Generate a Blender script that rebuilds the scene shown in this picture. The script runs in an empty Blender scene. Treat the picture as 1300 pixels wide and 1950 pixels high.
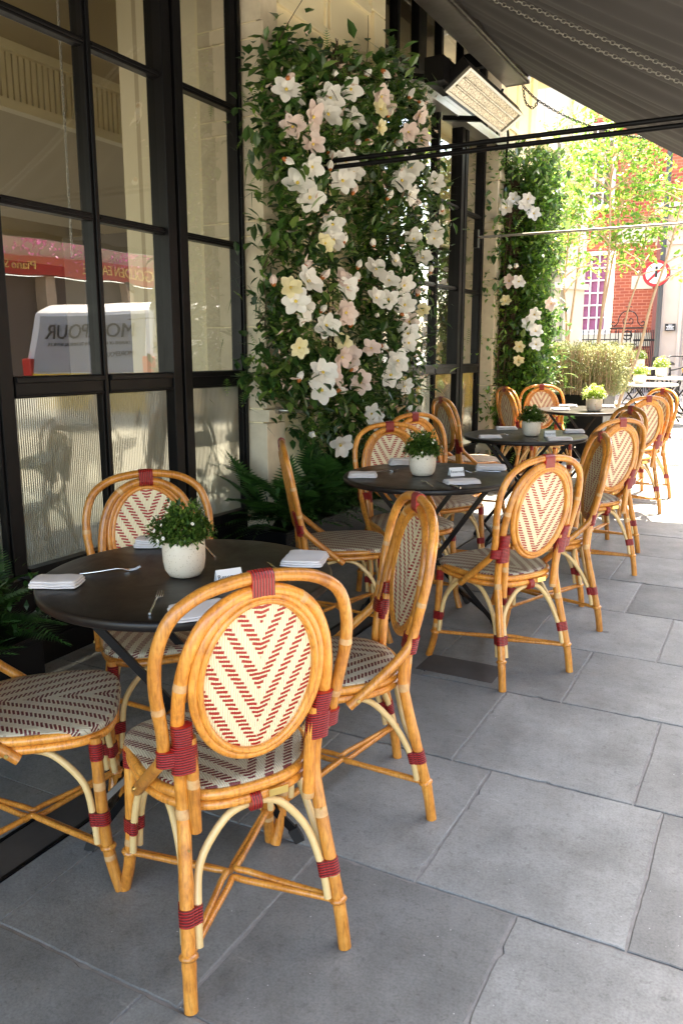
import bpy, math, random
import numpy as np
from mathutils import Vector, Matrix
R = math.radians
sc = bpy.context.scene
col = sc.collection
# ------------------------------------------------------------------ camera, sky, sun, exposure
SL = 0.0205                        # the pavement climbs gently away from the camera
HC = 1.3937
cam = bpy.data.cameras.new('camera'); camo = bpy.data.objects.new('camera', cam); col.objects.link(camo)
cam.sensor_fit = 'VERTICAL'; cam.sensor_height = 36.0; cam.lens = 36.0 * 1542.2 / 1950.0
cam.clip_start = 0.05; cam.clip_end = 500
TILT = Matrix.Translation((0, 0, HC)) @ Matrix.Rotation(-SL, 4, 'X') @ Matrix.Translation((0, 0, -HC))   # level masonry -> sloping ground frame
pitch, yaw = 0.19209, 0.49563
camo.matrix_world = TILT @ Matrix.Translation((0, 0, HC)) @ Matrix.Rotation(yaw, 4, 'Z') @ Matrix.Rotation(math.pi / 2 - pitch, 4, 'X')
sc.camera = camo
SUN = Vector((0.05, 0.44, 1)).normalized()
world = bpy.data.worlds.new('World'); sc.world = world; world.use_nodes = True
wn = world.node_tree.nodes; wl = world.node_tree.links
sky = wn.new('ShaderNodeTexSky'); sky.sky_type = 'NISHITA'; sky.sun_disc = False
sky.sun_elevation = math.asin(SUN.z); sky.sun_rotation = math.atan2(SUN.x, SUN.y); sky.air_density = 1.0; sky.dust_density = 2.0
wn['Background'].inputs['Strength'].default_value = 0.15
wl.new(sky.outputs[0], wn['Background'].inputs[0])
sun = bpy.data.lights.new('sun', 'SUN'); sun.energy = 4.2; sun.angle = R(0.53); sun.color = (1, .95, .86)
suno = bpy.data.objects.new('sun', sun); col.objects.link(suno); suno.rotation_euler = SUN.to_track_quat('Z', 'Y').to_euler(); suno.location = (0, 0, 12)
sc.view_settings.view_transform = 'Standard'; sc.view_settings.look = 'None'; sc.view_settings.gamma = 1; sc.view_settings.exposure = 3.5
sc.view_settings.use_white_balance = True; sc.view_settings.white_balance_temperature = 7550; sc.view_settings.white_balance_tint = 10
sc.render.engine = 'CYCLES'
sc.cycles.max_bounces = 10; sc.cycles.transparent_max_bounces = 24; sc.cycles.diffuse_bounces = 5; sc.cycles.glossy_bounces = 5
sc.cycles.caustics_reflective = False; sc.cycles.caustics_refractive = False
rng = random.Random(7)

# ------------------------------------------------------------------ materials
def mat(name, base=(.5, .5, .5), rough=.5, metal=0.0, noise=None, bump=None, spec=.5, coat=0, coords='Object'):
    """noise=(scale, second colour, contrast) ; bump=(scale, strength, distance)"""
    m = bpy.data.materials.new(name); m.use_nodes = True
    n, l = m.node_tree.nodes, m.node_tree.links; b = n['Principled BSDF']
    b.inputs['Base Color'].default_value = (*base, 1); b.inputs['Roughness'].default_value = rough
    b.inputs['Metallic'].default_value = metal; b.inputs['Specular IOR Level'].default_value = spec
    b.inputs['Coat Weight'].default_value = coat; b.inputs['Coat Roughness'].default_value = .15
    tc = n.new('ShaderNodeTexCoord')
    if noise:
        t = n.new('ShaderNodeTexNoise'); t.inputs['Scale'].default_value = noise[0]; t.inputs['Detail'].default_value = 8; t.inputs['Roughness'].default_value = .65
        l.new(tc.outputs[coords], t.inputs['Vector'])
        r = n.new('ShaderNodeValToRGB'); c = noise[2] if len(noise) > 2 else .2
        r.color_ramp.elements[0].position = .5 - c; r.color_ramp.elements[1].position = .5 + c
        r.color_ramp.elements[0].color = (*base, 1); r.color_ramp.elements[1].color = (*noise[1], 1)
        l.new(t.outputs['Fac'], r.inputs[0]); l.new(r.outputs[0], b.inputs['Base Color'])
    if bump:
        t2 = n.new('ShaderNodeTexNoise'); t2.inputs['Scale'].default_value = bump[0]; t2.inputs['Detail'].default_value = 6
        l.new(tc.outputs[coords], t2.inputs['Vector'])
        bp = n.new('ShaderNodeBump'); bp.inputs['Strength'].default_value = bump[1]; bp.inputs['Distance'].default_value = bump[2]
        l.new(t2.outputs['Fac'], bp.inputs['Height']); l.new(bp.outputs[0], b.inputs['Normal'])
    return m
def M(n, op, a=None, b=None, c=None):
    pass
def math_node(nt, op, a, b=None, c=None):
    k = nt.nodes.new('ShaderNodeMath'); k.operation = op
    for i, v in enumerate((a, b, c)):
        if v is None: continue
        if isinstance(v, (int, float)): k.inputs[i].default_value = v
        else: nt.links.new(v, k.inputs[i])
    return k.outputs[0]
def rattan():
    m = bpy.data.materials.new('rattan_pole'); m.use_nodes = True; nt = m.node_tree; n, l = nt.nodes, nt.links; b = n['Principled BSDF']
    tc = n.new('ShaderNodeTexCoord'); oi = n.new('ShaderNodeObjectInfo')
    add = n.new('ShaderNodeVectorMath'); add.operation = 'ADD'; l.new(tc.outputs['Object'], add.inputs[0]); l.new(oi.outputs['Random'], add.inputs[1])
    t = n.new('ShaderNodeTexNoise'); t.inputs['Scale'].default_value = 14; t.inputs['Detail'].default_value = 6; t.inputs['Roughness'].default_value = .7; l.new(add.outputs[0], t.inputs['Vector'])
    r = n.new('ShaderNodeValToRGB'); e = r.color_ramp.elements
    e[0].position = .28; e[0].color = (.36, .115, .016, 1); e[1].position = .72; e[1].color = (.74, .37, .09, 1)
    x = e.new(.45); x.color = (.58, .22, .032, 1); x = e.new(.58); x.color = (.68, .28, .045, 1)
    l.new(t.outputs['Fac'], r.inputs[0])
    st = n.new('ShaderNodeTexNoise'); st.inputs['Scale'].default_value = 170; st.inputs['Detail'].default_value = 3
    mp = n.new('ShaderNodeMapping'); mp.inputs['Scale'].default_value = (1, 1, .12); l.new(add.outputs[0], mp.inputs[0]); l.new(mp.outputs[0], st.inputs['Vector'])
    mx = n.new('ShaderNodeMix'); mx.data_type = 'RGBA'; mx.blend_type = 'MULTIPLY'
    s = n.new('ShaderNodeValToRGB'); s.color_ramp.elements[0].position = .3; s.color_ramp.elements[0].color = (.55, .5, .45, 1); s.color_ramp.elements[1].position = .55; s.color_ramp.elements[1].color = (1, 1, 1, 1)
    l.new(st.outputs['Fac'], s.inputs[0]); mx.inputs[0].default_value = .75
    l.new(r.outputs[0], mx.inputs[6]); l.new(s.outputs[0], mx.inputs[7])
    hv = n.new('ShaderNodeHueSaturation'); l.new(mx.outputs[2], hv.inputs['Color'])
    l.new(math_node(nt, 'MULTIPLY_ADD', oi.outputs['Random'], .38, .80), hv.inputs['Value']); l.new(hv.outputs[0], b.inputs['Base Color'])
    b.inputs['Roughness'].default_value = .32; b.inputs['Coat Weight'].default_value = .35; b.inputs['Coat Roughness'].default_value = .2
    bp = n.new('ShaderNodeBump'); bp.inputs['Strength'].default_value = .25; bp.inputs['Distance'].default_value = .002; l.new(st.outputs['Fac'], bp.inputs['Height']); l.new(bp.outputs[0], b.inputs['Normal'])
    return m
def weave(name, cream, red, P=.047, rh=.0102, sh=.0062, duty=.49, fine=.0052):
    m = bpy.data.materials.new(name); m.use_nodes = True; nt = m.node_tree; n, l = nt.nodes, nt.links; b = n['Principled BSDF']
    uv = n.new('ShaderNodeUVMap'); sp = n.new('ShaderNodeSeparateXYZ'); l.new(uv.outputs[0], sp.inputs[0])
    nz = n.new('ShaderNodeTexNoise'); nz.inputs['Scale'].default_value = 26; l.new(uv.outputs[0], nz.inputs['Vector'])
    wob = math_node(nt, 'MULTIPLY', math_node(nt, 'SUBTRACT', nz.outputs['Fac'], .5), .006)
    U = math_node(nt, 'ADD', sp.outputs[0], wob); u = math_node(nt, 'ABSOLUTE', U)
    v = math_node(nt, 'SUBTRACT', math_node(nt, 'ADD', sp.outputs[1], wob), math_node(nt, 'MULTIPLY', u, .22))
    row = math_node(nt, 'FLOOR', math_node(nt, 'DIVIDE', v, rh)); fv = math_node(nt, 'FRACT', math_node(nt, 'DIVIDE', v, rh))
    ph = math_node(nt, 'FRACT', math_node(nt, 'DIVIDE', math_node(nt, 'SUBTRACT', u, math_node(nt, 'MULTIPLY', row, sh)), P))
    on = math_node(nt, 'MULTIPLY', math_node(nt, 'LESS_THAN', ph, duty), math_node(nt, 'GREATER_THAN', fv, .40))
    str_ = math_node(nt, 'FRACT', math_node(nt, 'DIVIDE', U, fine))
    ridge = math_node(nt, 'SINE', math_node(nt, 'MULTIPLY', str_, math.pi))
    gap = math_node(nt, 'LESS_THAN', ridge, .32)
    n2 = n.new('ShaderNodeTexNoise'); n2.inputs['Scale'].default_value = 9; l.new(uv.outputs[0], n2.inputs['Vector'])
    c1 = n.new('ShaderNodeMix'); c1.data_type = 'RGBA'; l.new(n2.outputs['Fac'], c1.inputs[0]); c1.inputs[6].default_value = (*cream, 1); c1.inputs[7].default_value = (*(k * .78 for k in cream), 1)
    c2 = n.new('ShaderNodeMix'); c2.data_type = 'RGBA'; l.new(math_node(nt, 'MULTIPLY', gap, .62), c2.inputs[0]); l.new(c1.outputs[2], c2.inputs[6]); c2.inputs[7].default_value = (cream[0] * .3, cream[1] * .24, cream[2] * .18, 1)
    c3 = n.new('ShaderNodeMix'); c3.data_type = 'RGBA'; l.new(on, c3.inputs[0]); l.new(c2.outputs[2], c3.inputs[6]); c3.inputs[7].default_value = (*red, 1)
    l.new(c3.outputs[2], b.inputs['Base Color']); b.inputs['Roughness'].default_value = .42
    hgt = math_node(nt, 'ADD', math_node(nt, 'MULTIPLY', ridge, .6), math_node(nt, 'MULTIPLY', on, .7))
    bp = n.new('ShaderNodeBump'); bp.inputs['Strength'].default_value = .75; bp.inputs['Distance'].default_value = .0018; l.new(hgt, bp.inputs['Height']); l.new(bp.outputs[0], b.inputs['Normal'])
    return m
def wrapm():
    m = mat('red_binding', (.23, .012, .016), .38, coat=.3); nt = m.node_tree; n, l = nt.nodes, nt.links
    uv = n.new('ShaderNodeUVMap'); sp = n.new('ShaderNodeSeparateXYZ'); l.new(uv.outputs[0], sp.inputs[0])
    f = math_node(nt, 'SINE', math_node(nt, 'MULTIPLY', sp.outputs[0], 2 * math.pi / .0062)); h = math_node(nt, 'MULTIPLY_ADD', f, .5, .5)
    bp = n.new('ShaderNodeBump'); bp.inputs['Strength'].default_value = 1; bp.inputs['Distance'].default_value = .003; l.new(h, bp.inputs['Height']); l.new(bp.outputs[0], n['Principled BSDF'].inputs['Normal'])
    mx = n.new('ShaderNodeMix'); mx.data_type = 'RGBA'; l.new(math_node(nt, 'POWER', h, .6), mx.inputs[0]); mx.inputs[6].default_value = (.05, .003, .005, 1); mx.inputs[7].default_value = (.42, .011, .010, 1); l.new(mx.outputs[2], n['Principled BSDF'].inputs['Base Color'])
    return m
def leafm(name, c1, c2, c3=None, trans=.35, rough=.45):
    m = bpy.data.materials.new(name); m.use_nodes = True; nt = m.node_tree; n, l = nt.nodes, nt.links; b = n['Principled BSDF']
    g = n.new('ShaderNodeNewGeometry'); r = n.new('ShaderNodeValToRGB'); e = r.color_ramp.elements
    e[0].position = 0; e[0].color = (*c1, 1); e[1].position = 1; e[1].color = (*(c3 or c2), 1)
    if c3: x = e.new(.6); x.color = (*c2, 1)
    l.new(g.outputs['Random Per Island'], r.inputs[0]); l.new(r.outputs[0], b.inputs['Base Color']); b.inputs['Roughness'].default_value = rough
    t = n.new('ShaderNodeBsdfTranslucent'); gm = n.new('ShaderNodeGamma'); gm.inputs[1].default_value = .8; l.new(r.outputs[0], gm.inputs[0]); l.new(gm.outputs[0], t.inputs[0])
    ms = n.new('ShaderNodeMixShader'); ms.inputs[0].default_value = trans; l.new(b.outputs[0], ms.inputs[1]); l.new(t.outputs[0], ms.inputs[2]); l.new(ms.outputs[0], n['Material Output'].inputs[0])
    return m
def glassm():
    m = bpy.data.materials.new('window_glass'); m.use_nodes = True; nt = m.node_tree; n, l = nt.nodes, nt.links; n.remove(n['Principled BSDF'])
    t = n.new('ShaderNodeBsdfTransparent'); t.inputs[0].default_value = (.80, .78, .70, 1); g = n.new('ShaderNodeBsdfGlossy'); g.inputs['Roughness'].default_value = 0
    tc = n.new('ShaderNodeTexCoord'); nz = n.new('ShaderNodeTexNoise'); nz.inputs['Scale'].default_value = 2.2; nz.inputs['Detail'].default_value = 1; l.new(tc.outputs['Object'], nz.inputs['Vector'])
    bp = n.new('ShaderNodeBump'); bp.inputs['Strength'].default_value = .07; bp.inputs['Distance'].default_value = .02; l.new(nz.outputs['Fac'], bp.inputs['Height']); l.new(bp.outputs[0], g.inputs['Normal'])
    f = n.new('ShaderNodeFresnel'); f.inputs[0].default_value = 1.52
    k = math_node(nt, 'MINIMUM', math_node(nt, 'MULTIPLY', f.outputs[0], 3.6), 1.0)
    ms = n.new('ShaderNodeMixShader'); l.new(k, ms.inputs[0]); l.new(t.outputs[0], ms.inputs[1]); l.new(g.outputs[0], ms.inputs[2]); l.new(ms.outputs[0], n['Material Output'].inputs[0])
    return m
def flutedm():
    m = bpy.data.materials.new('fluted_glass'); m.use_nodes = True; nt = m.node_tree; n, l = nt.nodes, nt.links; n.remove(n['Principled BSDF'])
    t = n.new('ShaderNodeBsdfTranslucent'); t.inputs[0].default_value = (.34, .33, .27, 1); d = n.new('ShaderNodeBsdfDiffuse'); d.inputs[0].default_value = (.06, .06, .05, 1)
    g = n.new('ShaderNodeBsdfGlossy'); g.inputs['Roughness'].default_value = .05; g.inputs[0].default_value = (.80, .80, .68, 1)
    f = n.new('ShaderNodeFresnel'); f.inputs[0].default_value = 1.5
    k = math_node(nt, 'MINIMUM', math_node(nt, 'MULTIPLY_ADD', f.outputs[0], 3.0, .18), 1.0)
    a = n.new('ShaderNodeMixShader'); a.inputs[0].default_value = .5; l.new(t.outputs[0], a.inputs[1]); l.new(d.outputs[0], a.inputs[2])
    ms = n.new('ShaderNodeMixShader'); l.new(k, ms.inputs[0]); l.new(a.outputs[0], ms.inputs[1]); l.new(g.outputs[0], ms.inputs[2]); l.new(ms.outputs[0], n['Material Output'].inputs[0])
    return m
def brickm():
    m = bpy.data.materials.new('red_brick'); m.use_nodes = True; nt = m.node_tree; n, l = nt.nodes, nt.links; b = n['Principled BSDF']
    tc = n.new('ShaderNodeTexCoord'); sp = n.new('ShaderNodeSeparateXYZ'); l.new(tc.outputs['Object'], sp.inputs[0])
    cb = n.new('ShaderNodeCombineXYZ'); l.new(math_node(nt, 'ADD', sp.outputs[0], sp.outputs[1]), cb.inputs[0]); l.new(sp.outputs[2], cb.inputs[1])
    k = n.new('ShaderNodeTexBrick'); k.inputs['Scale'].default_value = 1; k.inputs['Brick Width'].default_value = .24; k.inputs['Row Height'].default_value = .082; k.inputs['Mortar Size'].default_value = .008
    k.inputs['Color1'].default_value = (.38, .095, .048, 1); k.inputs['Color2'].default_value = (.27, .055, .032, 1); k.inputs['Mortar'].default_value = (.50, .20, .13, 1)
    l.new(cb.outputs[0], k.inputs['Vector']); l.new(k.outputs[0], b.inputs['Base Color']); b.inputs['Roughness'].default_value = .85
    return m
def pavem():
    m = bpy.data.materials.new('york_stone'); m.use_nodes = True; nt = m.node_tree; n, l = nt.nodes, nt.links; b = n['Principled BSDF']
    tc = n.new('ShaderNodeTexCoord'); g = n.new('ShaderNodeNewGeometry')
    def nz(s, d=8, rr=.65, off=False):
        t = n.new('ShaderNodeTexNoise'); t.inputs['Scale'].default_value = s; t.inputs['Detail'].default_value = d; t.inputs['Roughness'].default_value = rr
        if off:
            a = n.new('ShaderNodeVectorMath'); a.operation = 'MULTIPLY_ADD'; a.inputs[1].default_value = (1, 1, 1); l.new(tc.outputs['Object'], a.inputs[0])
            c = n.new('ShaderNodeCombineXYZ'); l.new(math_node(nt, 'MULTIPLY', g.outputs['Random Per Island'], 31.), c.inputs[0]); l.new(c.outputs[0], a.inputs[2]); l.new(a.outputs[0], t.inputs['Vector'])
        else: l.new(tc.outputs['Object'], t.inputs['Vector'])
        return t.outputs['Fac']
    def ramp(f, p0, c0, p1, c1):
        r = n.new('ShaderNodeValToRGB'); r.color_ramp.elements[0].position = p0; r.color_ramp.elements[1].position = p1
        r.color_ramp.elements[0].color = (*c0, 1); r.color_ramp.elements[1].color = (*c1, 1); l.new(f, r.inputs[0]); return r.outputs[0]
    def mul(a, b_, f=1.0):
        x = n.new('ShaderNodeMix'); x.data_type = 'RGBA'; x.blend_type = 'MULTIPLY'; x.inputs[0].default_value = f; l.new(a, x.inputs[6]); l.new(b_, x.inputs[7]); return x.outputs[2]
    c = ramp(nz(2.6, off=True), .32, (.150, .156, .148), .68, (.232, .239, .226))
    c = mul(c, ramp(nz(9), .34, (.86, .86, .86), .62, (1.02, 1.02, 1.02)))
    c = mul(c, ramp(nz(140, 4), .25, (.7, .7, .7), .6, (1.05, 1.05, 1.05)))
    c = mul(c, ramp(nz(1.1, 10, .75), .38, (.86, .855, .85), .58, (1.06, 1.06, 1.07)))
    c = mul(c, ramp(nz(34, 10, .8), .33, (.62, .61, .60), .47, (1, 1, 1)))
    mp = n.new('ShaderNodeMapping'); mp.inputs['Rotation'].default_value = (0, 0, .6); mp.inputs['Scale'].default_value = (2.2, 26, 1); l.new(tc.outputs['Object'], mp.inputs[0])
    sc_ = n.new('ShaderNodeTexNoise'); sc_.inputs['Scale'].default_value = 1.6; sc_.inputs['Detail'].default_value = 5; l.new(mp.outputs[0], sc_.inputs['Vector'])
    c = mul(c, ramp(sc_.outputs['Fac'], .27, (1.35, 1.34, 1.32), .31, (1, 1, 1)))
    v = math_node(nt, 'MULTIPLY_ADD', g.outputs['Random Per Island'], .42, .86)
    hv = n.new('ShaderNodeHueSaturation'); l.new(c, hv.inputs['Color']); l.new(v, hv.inputs['Value'])
    # dark gum stains and pale grit
    vo = n.new('ShaderNodeTexVoronoi'); vo.inputs['Scale'].default_value = 2.4; l.new(tc.outputs['Object'], vo.inputs['Vector'])
    dd = math_node(nt, 'ADD', vo.outputs['Distance'], math_node(nt, 'MULTIPLY', nz(30, 2), .06))
    c = mul(hv.outputs[0], ramp(dd, .062, (.5, .49, .48), .078, (1, 1, 1)))
    v2 = n.new('ShaderNodeTexVoronoi'); v2.inputs['Scale'].default_value = 24; l.new(tc.outputs['Object'], v2.inputs['Vector'])
    x = n.new('ShaderNodeMix'); x.data_type = 'RGBA'; l.new(math_node(nt, 'LESS_THAN', math_node(nt, 'ADD', v2.outputs['Distance'], math_node(nt, 'MULTIPLY', nz(3), .12)), .095), x.inputs[0]); l.new(c, x.inputs[6]); x.inputs[7].default_value = (.42, .42, .41, 1)
    l.new(x.outputs[2], b.inputs['Base Color'])
    l.new(ramp(nz(7), .3, (.42,) * 3, .7, (.72,) * 3), b.inputs['Roughness'])
    bp = n.new('ShaderNodeBump'); bp.inputs['Strength'].default_value = .35; bp.inputs['Distance'].default_value = .004
    l.new(math_node(nt, 'ADD', nz(55, 8), math_node(nt, 'MULTIPLY', nz(5), 1.2)), bp.inputs['Height']); l.new(bp.outputs[0], b.inputs['Normal'])
    return m
RAT = rattan()
CANE = mat('pale_cane', (.62, .42, .17), .4, noise=(18, (.72, .52, .25), .2), coat=.2)
NODE = mat('cane_joint', (.66, .43, .20), .45, noise=(40, (.40, .18, .06), .25))
DKRAT = mat('shaded_rattan', (.24, .075, .018), .4)
WEAVE = weave('herringbone_weave', (.85, .75, .49), (.34, .020, .014))
SEATW = weave('seat_weave', (.52, .46, .33), (.12, .016, .016), P=.05, sh=.0058)
WRAP = wrapm()
BRASS = mat('brass', (.75, .55, .2), .3, 1)
BLACK = mat('black_metal', (.005, .005, .0055), .38, 0, noise=(6, (.007, .006, .006)), spec=.16)
TTOP = mat('dark_tabletop', (.009, .007, .006), .36, noise=(3, (.013, .010, .009)), bump=(300, .05, .0005), spec=.28)
def smear(m, lo, hi, sc_=5):
    nt = m.node_tree; n, l = nt.nodes, nt.links; tc = n.new('ShaderNodeTexCoord'); t = n.new('ShaderNodeTexNoise'); t.inputs['Scale'].default_value = sc_; t.inputs['Detail'].default_value = 9; t.inputs['Roughness'].default_value = .75; t.inputs['Distortion'].default_value = 1.5
    l.new(tc.outputs['Object'], t.inputs['Vector']); l.new(math_node(nt, 'MULTIPLY_ADD', t.outputs['Fac'], hi - lo, lo), n['Principled BSDF'].inputs['Roughness'])
smear(TTOP, .12, .62)
TTOPW = mat('white_tabletop', (.55, .55, .52), .35)
RUBBER = mat('black_rubber', (.01, .01, .01), .7)
STEEL = mat('cutlery_steel', (.75, .73, .7), .16, 1)
LINEN = mat('white_linen', (.80, .77, .76), .85, noise=(6, (.76, .73, .72)), bump=(600, .15, .0008))
POT = mat('speckled_pot', (.70, .64, .53), .55, noise=(9, (.66, .59, .47)), bump=(60, .1, .001))
def speckle(m):
    nt = m.node_tree; n, l = nt.nodes, nt.links; tc = n.new('ShaderNodeTexCoord'); v = n.new('ShaderNodeTexVoronoi'); v.inputs['Scale'].default_value = 190; l.new(tc.outputs['Object'], v.inputs['Vector'])
    s = n.new('ShaderNodeTexNoise'); s.inputs['Scale'].default_value = 90; l.new(tc.outputs['Object'], s.inputs['Vector'])
    on = math_node(nt, 'LESS_THAN', math_node(nt, 'ADD', v.outputs['Distance'], math_node(nt, 'MULTIPLY', s.outputs['Fac'], .5)), .42)
    b = n['Principled BSDF']; src = b.inputs['Base Color'].links[0].from_socket
    x = n.new('ShaderNodeMix'); x.data_type = 'RGBA'; l.new(on, x.inputs[0]); l.new(src, x.inputs[6]); x.inputs[7].default_value = (.33, .24, .14, 1); l.new(x.outputs[2], b.inputs['Base Color'])
speckle(POT)
smear(BLACK, .15, .6, 9)
CARD = mat('white_card', (.80, .82, .82), .5)
INK = mat('black_ink', (.02, .02, .02), .6)
STONE = mat('cream_stone', (.86, .74, .47), .5, noise=(2.2, (.90, .80, .55), .25), bump=(40, .12, .003))
STONE2 = mat('weathered_cream_stone', (.60, .51, .36), .8, noise=(9, (.76, .66, .48), .2), bump=(30, .35, .004))
PALE = mat('pale_render', (.50, .46, .37), .8, noise=(1, (.58, .53, .43), .2))
PINKST = mat('pinkish_stone', (.56, .47, .40), .8, noise=(2, (.62, .53, .46), .2))
BRICK = brickm()
AWN = mat('charcoal_canvas', (.055, .050, .049), .9, noise=(1.2, (.07, .063, .062), .2))
CASS = mat('awning_cassette_metal', (.22, .20, .18), .3, .8, noise=(3, (.12, .10, .09), .15))
GALV = mat('galvanised_steel', (.42, .40, .36), .35, .9)
HEAT = mat('heater_reflector', (.30, .26, .20), .35, .6, noise=(85, (.78, .72, .60), .08))
GLASS = glassm(); FLUTE = flutedm()
INT = mat('interior_taupe', (.56, .47, .32), .85); INTL = mat('interior_cream', (.84, .75, .54), .8); INTD = mat('interior_dark', (.10, .085, .065), .8)
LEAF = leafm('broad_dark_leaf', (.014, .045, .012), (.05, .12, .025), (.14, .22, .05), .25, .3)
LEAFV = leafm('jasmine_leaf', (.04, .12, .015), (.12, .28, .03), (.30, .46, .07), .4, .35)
SPRIG = leafm('feathery_green', (.06, .15, .02), (.12, .24, .035), (.22, .34, .06), .3)
NEEDLE = leafm('pine_needle', (.02, .06, .015), (.05, .11, .03), (.12, .18, .07), .2)
EUCA = leafm('grey_green_leaf', (.05, .09, .06), (.10, .15, .10), (.16, .22, .16), .25)
FERN = leafm('fern_frond', (.012, .045, .010), (.03, .10, .015), (.06, .15, .03), .3)
TWIG = mat('brown_twig', (.045, .022, .012), .8, noise=(20, (.08, .045, .025)))
PETW = leafm('white_petal', (.84, .82, .76), (.90, .89, .84), None, .3, .55)
PETP = leafm('blush_petal', (.78, .62, .55), (.84, .74, .68), None, .3, .55)
PETY = leafm('butter_petal', (.80, .72, .42), (.84, .78, .52), None, .3, .55)
HEART = mat('flower_heart', (.70, .52, .10), .7); CALYX = mat('orange_calyx', (.42, .13, .03), .7)
TREEL = leafm('birch_leaf', (.06, .18, .02), (.16, .33, .03), (.30, .46, .05), .5, .4)
HEDGE = leafm('hedge_leaf', (.16, .17, .05), (.26, .27, .10), (.38, .38, .18), .4)
BARK = mat('birch_bark', (.38, .24, .14), .8, noise=(12, (.50, .36, .24), .2))
POTL = leafm('pot_plant_leaf', (.02, .06, .008), (.06, .13, .018), (.15, .24, .04), .3)
POTLB = leafm('bright_pot_leaf', (.16, .26, .03), (.30, .42, .05), (.45, .55, .12), .4)
ASPH = mat('asphalt', (.17, .165, .155), .9, noise=(30, (.23, .22, .20)))
MORT = mat('joint_mortar', (.17, .165, .155), .95, noise=(40, (.26, .25, .235)))

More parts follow.
